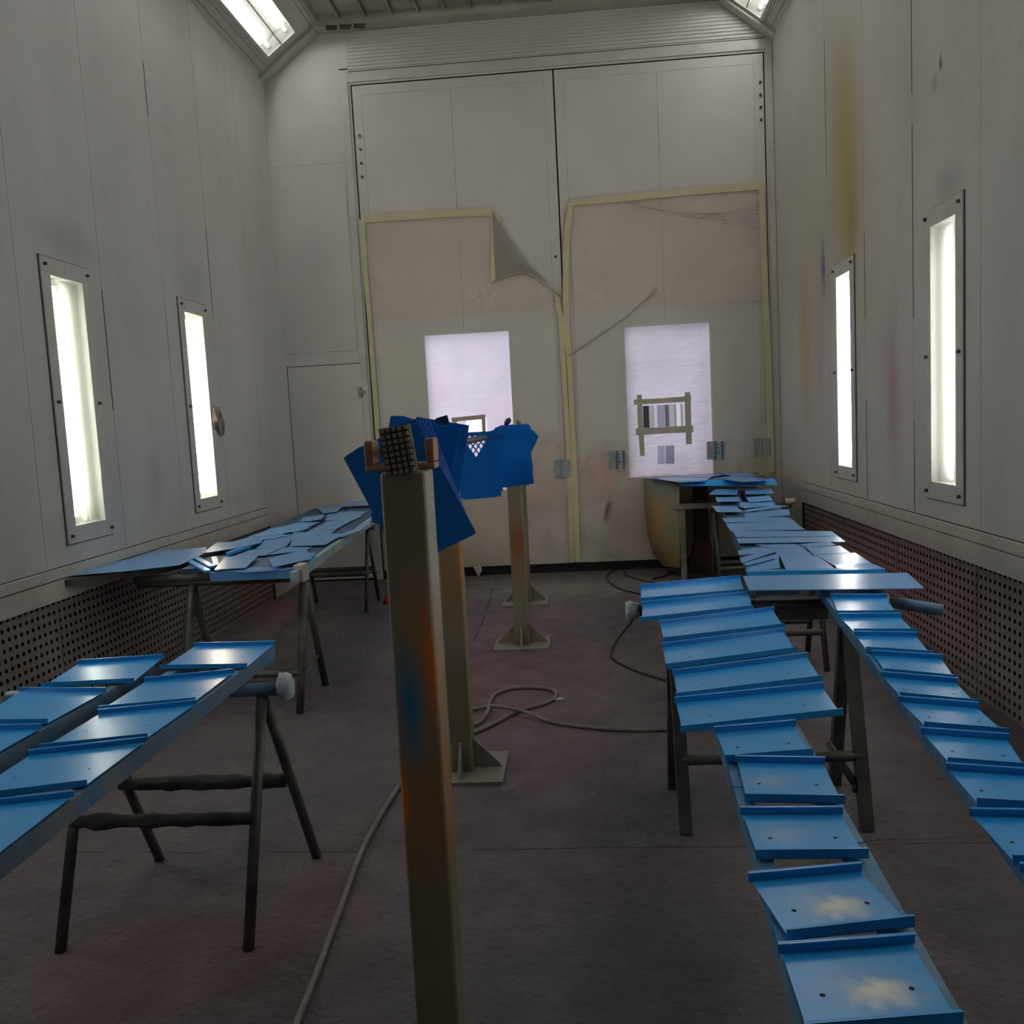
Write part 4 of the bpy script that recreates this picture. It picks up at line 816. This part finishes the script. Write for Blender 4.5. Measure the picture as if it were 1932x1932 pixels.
# ---------------------------------------------------------------- hanging blue plates
def plate_mesh(name, w_, h_, holes=False):
    mb = MB(); f = lambda u, v: (u, 0, v)
    if not holes: mb.box((-w_/2, -.0012, -h_/2), (w_/2, .0012, h_/2))
    else:
        # lattice of diamond openings cut through the upper part
        hs = []; nx, nz = 5, 6; s_ = .023
        us = [-w_/2, w_/2]
        r = s_ * .46; cs = []
        for j in range(nz):
            for i in range(nx):
                cx = holes[0] + (i - (nx - 1) / 2) * s_ + (s_ / 2 if j % 2 else 0); cz_ = holes[1] - j * s_ * .75
                if abs(cx - holes[0]) < s_ * (2.1 - j * .38): cs.append((cx, cz_))
        bm = bmesh.new(); outer = [bm.verts.new((a * w_/2, 0, b * h_/2)) for a, b in ((-1, -1), (1, -1), (1, 1), (-1, 1))]
        ed = [bm.edges.new((outer[i], outer[(i+1) % 4])) for i in range(4)]
        for cx, cz_ in cs:
            v = [bm.verts.new((cx + a * r * .75, 0, cz_ + b * r * 1.15)) for a, b in ((-1, 0), (0, -1), (1, 0), (0, 1))]
            ed += [bm.edges.new((v[i], v[(i+1) % 4])) for i in range(4)]
        bmesh.ops.triangle_fill(bm, use_beauty=True, use_dissolve=False, edges=ed)
        bad = [f_ for f_ in bm.faces if any(abs(f_.calc_center_median().x - cx) / (r*.75) + abs(f_.calc_center_median().z - cz_) / (r*1.15) < .98 for cx, cz_ in cs)]
        bmesh.ops.delete(bm, geom=bad, context='FACES_ONLY')
        me = bpy.data.meshes.new(name); bm.to_mesh(me); bm.free(); me.materials.append(M_BLUED); return me
    me = bpy.data.meshes.new(name); me.from_pydata(mb.v, [], mb.f); me.materials.append(M_BLUED); return me
PW, PH = .182, .28
ME = plate_mesh('hanging_plate', PW, PH)
def hang(px_, py_, y, tilt, label, group, me=ME, sc=1, yaw=None):
    if yaw is None: yaw = PRNG.uniform(-1.5, 1.5) if y < 2.8 else PRNG.uniform(-5, 5)
    o = bpy.data.objects.new('hanging_plate', me); COL.objects.link(o); c = at(px_, py_, 1, y)
    o.location = c; o.rotation_euler = (0, math.radians(tilt), math.radians(yaw)); o.scale = (sc, 1, sc); return tag(o, label, 'plate', group)
G1, G2, G3 = 'near bunch of hanging plates', 'middle bunch of hanging plates', 'far bunch of hanging plates'
hang(773, 934, 1.93, -25, 'front hanging blue plate right behind the nearest post, corner jutting out left', G1)
for i in range(1, 9): hang(773 + i * 1.4, 934 - i * 1.6 + (i % 2) * 1.5, 1.93 + i * .022, -25 + i * .8 + (i % 2) * 1.2, 'blue plate packed close behind the front hanging plate, saw-toothed lower right corners', G1)
for i in range(10):
    k = i / 9; hang(784 + 3 * k, 899 - 16 * k, 2.28 + .45 * k, 14 + 4 * k + (i % 3) * 1.5, 'blue plate hanging with its top edge falling to the right, middle of the string' if i else 'first hanging plate tilted the other way, its lower left corner beside the post', G2)
hang(824, 872, 3.0, 12, 'narrowly showing plate behind the middle bunch, left of the diamond openings', G2)
c0 = at(902, 877, 1, 3.8)
VX = at(897, 833, 1, 3.8)
MEH = plate_mesh('perforated_plate', PW, PH, (VX.x - c0.x, VX.z - c0.z + .015))
hang(902, 877, 3.8, 0, 'perforated hanging blue plate with diamond openings showing the bright window', G3, MEH)
MES = plate_mesh('hanging_plate', PW * .8, .15)
for i in range(7):
    k = i / 6; hang(902 + 36 * k, 909 - 24 * k, 3.95 + .6 * k, (i % 2) * 5 - 2, 'small blue plate low behind the perforated plate, saw-toothed bottom', G3, MES)
    o = COL.objects[-1]; hk = MB(); hk.tube([(0, 0, .06), (-.378 - o.location.x, 0, 1.365 - o.location.z)], .0015, 5); hk.build('hook_wire', M_STEEL, None).parent = o
for i in range(12):
    k = i / 11; y = 4.35 + 1.25 * k; xl_ = 930 + 16 * k; s_ = 1689 / y
    px_ = xl_ + PW * s_ / 2; ytop = 809 - 7 * k; py_ = ytop + PH * s_ / 2
    hang(px_, py_, y, ((i % 2) * 2 - 1) * 5 if i < 11 else 0, 'blue plate of the tightly strung far bunch before the third post' if i < 11 else 'last upright hanging blue plate in front of the third post', G3)
for i in range(6): hang(975, 849 - i * .9, 5.75 + i * .09, 28 - i * 3, 'blue plate behind the third post, pointed corner sticking out right', 'plates behind the third post')
nv = MB(); p4 = [at(*p, 1, 2.75) for p in ((818, 795), (823, 789), (843, 783), (848, 800), (830, 802))]; nv.prism(p4, (0, .01, 0)); tag(nv.build('navy_tag', M_NAVY, origin=p4[0]), 'small dark navy block standing up behind the near bunch of plates', 'block')
kb = MB(); c = at(957, 799, 1, 5.5)
kb.tube([c + Vector((-.012, 0, -.03)), c + Vector((-.004, 0, 0)), c + Vector((.01, 0, .02)), c + Vector((.02, 0, .03))], [.01, .017, .018, .008], 10); tag(kb.build('dark_knob', M_NAVY, origin=c), 'small dark knob on the bar above the far bunch of plates', 'knob')
cp_ = MB(); p4 = [at(*p, 1, 5.5) for p in ((975, 792), (984, 796), (980, 804), (973, 804))]; cp_.prism(p4, (0, .01, 0)); tag(cp_.build('grey_clip', M_GREYST, origin=p4[0]), 'small grey clip above the far bunch of plates, beside the dark knob', 'clip')

# ---------------------------------------------------------------- hoses, small litter
def curve_pts(pts, n=8):
    P_ = [Vector(p) for p in pts]; out = []
    for i in range(len(P_) - 1):
        p0, p1, p2, p3 = P_[max(i-1, 0)], P_[i], P_[i+1], P_[min(i+2, len(P_)-1)]
        for k in range(n):
            t = k / n; out.append(.5 * ((2*p1) + (p2-p0)*t + (2*p0-5*p1+4*p2-p3)*t*t + (3*p1-p0-3*p2+p3)*t**3))
    return out + [P_[-1]]
def hose(pxs, r, m, label, zs=None):
    pts = [at(*p, 2, r) for p in pxs]
    if zs:
        for i, z in zs.items(): pts[i].z += z
    mb = MB(); mb.tube(curve_pts(pts), r, 10); tag(mb.build('air_hose', m, origin=pts[0]), label, 'hose')
hose([(540, 1985), (560, 1930), (600, 1828), (640, 1720), (690, 1590), (755, 1480), (800, 1420), (850, 1395), (893, 1382), (930, 1366), (975, 1343), (1030, 1326), (1050, 1312), (1040, 1301), (1005, 1297), (965, 1299), (935, 1309), (924, 1325), (922, 1343), (905, 1362), (880, 1371), (868, 1360), (870, 1345), (890, 1339), (935, 1340), (990, 1350), (1040, 1362), (1110, 1372), (1180, 1377), (1257, 1376), (1330, 1370), (1400, 1350)], .0095, M_HOSE, 'grey air hose looping on the floor beside the second post', {24: .02, 25: .019, 18: .012, 10: 0})
hose([(1200, 1162), (1185, 1180), (1165, 1205), (1154, 1228), (1160, 1245), (1200, 1265), (1257, 1283), (1330, 1300)], .007, M_HOSED, 'thin dark hose curving on the floor left of the right trestle')
hose([(1290, 1135), (1215, 1122), (1168, 1110), (1145, 1092), (1155, 1078), (1185, 1072), (1240, 1075), (1268, 1080), (1290, 1087)], .007, M_HOSED, 'dark cable loop on the floor in front of the right door leaf')
hose([(1180, 1073), (1180, 1084), (1195, 1090), (1225, 1098), (1270, 1103)], .006, M_HOSED, 'short dark cable inside the loop by the right door leaf')
hose([(1232, 1092), (1250, 1088), (1268, 1079)], .009, M_HOSED, 'short dark stub of cable beside the grey stand')
rd = MB(); c = at(731, 1138, 2, 0); rd.tube([c, c + Vector((0, 0, .03)), c + Vector((0, 0, .055))], [.035, .025, .008], 12); tag(rd.build('red_cap', M_REDPLASTIC, origin=c), 'small red plastic cap on the floor left of the nearest post', 'cap')
pb = MB(); c = at(1057, 1322, 2, 0); pb.tube([c + Vector((-.03, 0, .004)), c + Vector((0, .005, .006)), c + Vector((.025, 0, .004))], [.006, .011, .006], 8, jitter=.2); tag(pb.build('paper_scrap', M_WRAP, origin=c), 'small white scrap on the floor at the end of the hose loop', 'scrap')
rg = MB(); c = at(1083, 1076, 2, 0); rg.tube([c + Vector((-.05, -.02, .015)), c + Vector((0, -.03, .02)), c + Vector((.05, -.02, .015))], [.012, .02, .012], 8, jitter=.35); tag(rg.build('white_rag', M_WRAP, origin=c), 'white rag stuffed at the foot of the joint between the door leaves', 'rag')
ng = MB(); c = at(903, 1082, 1, YB - .03); ng.prism([c + Vector((-.05, 0, .07)), c + Vector((.03, 0, .07)), c + Vector((.035, -.01, .03)), c + Vector((-.0, -.02, -.03))], (0, -.002, 0)); tag(ng.build('hanging_scrap', M_TAPE2, origin=c), 'beige scrap of tape dangling below the left door leaf', 'tape')
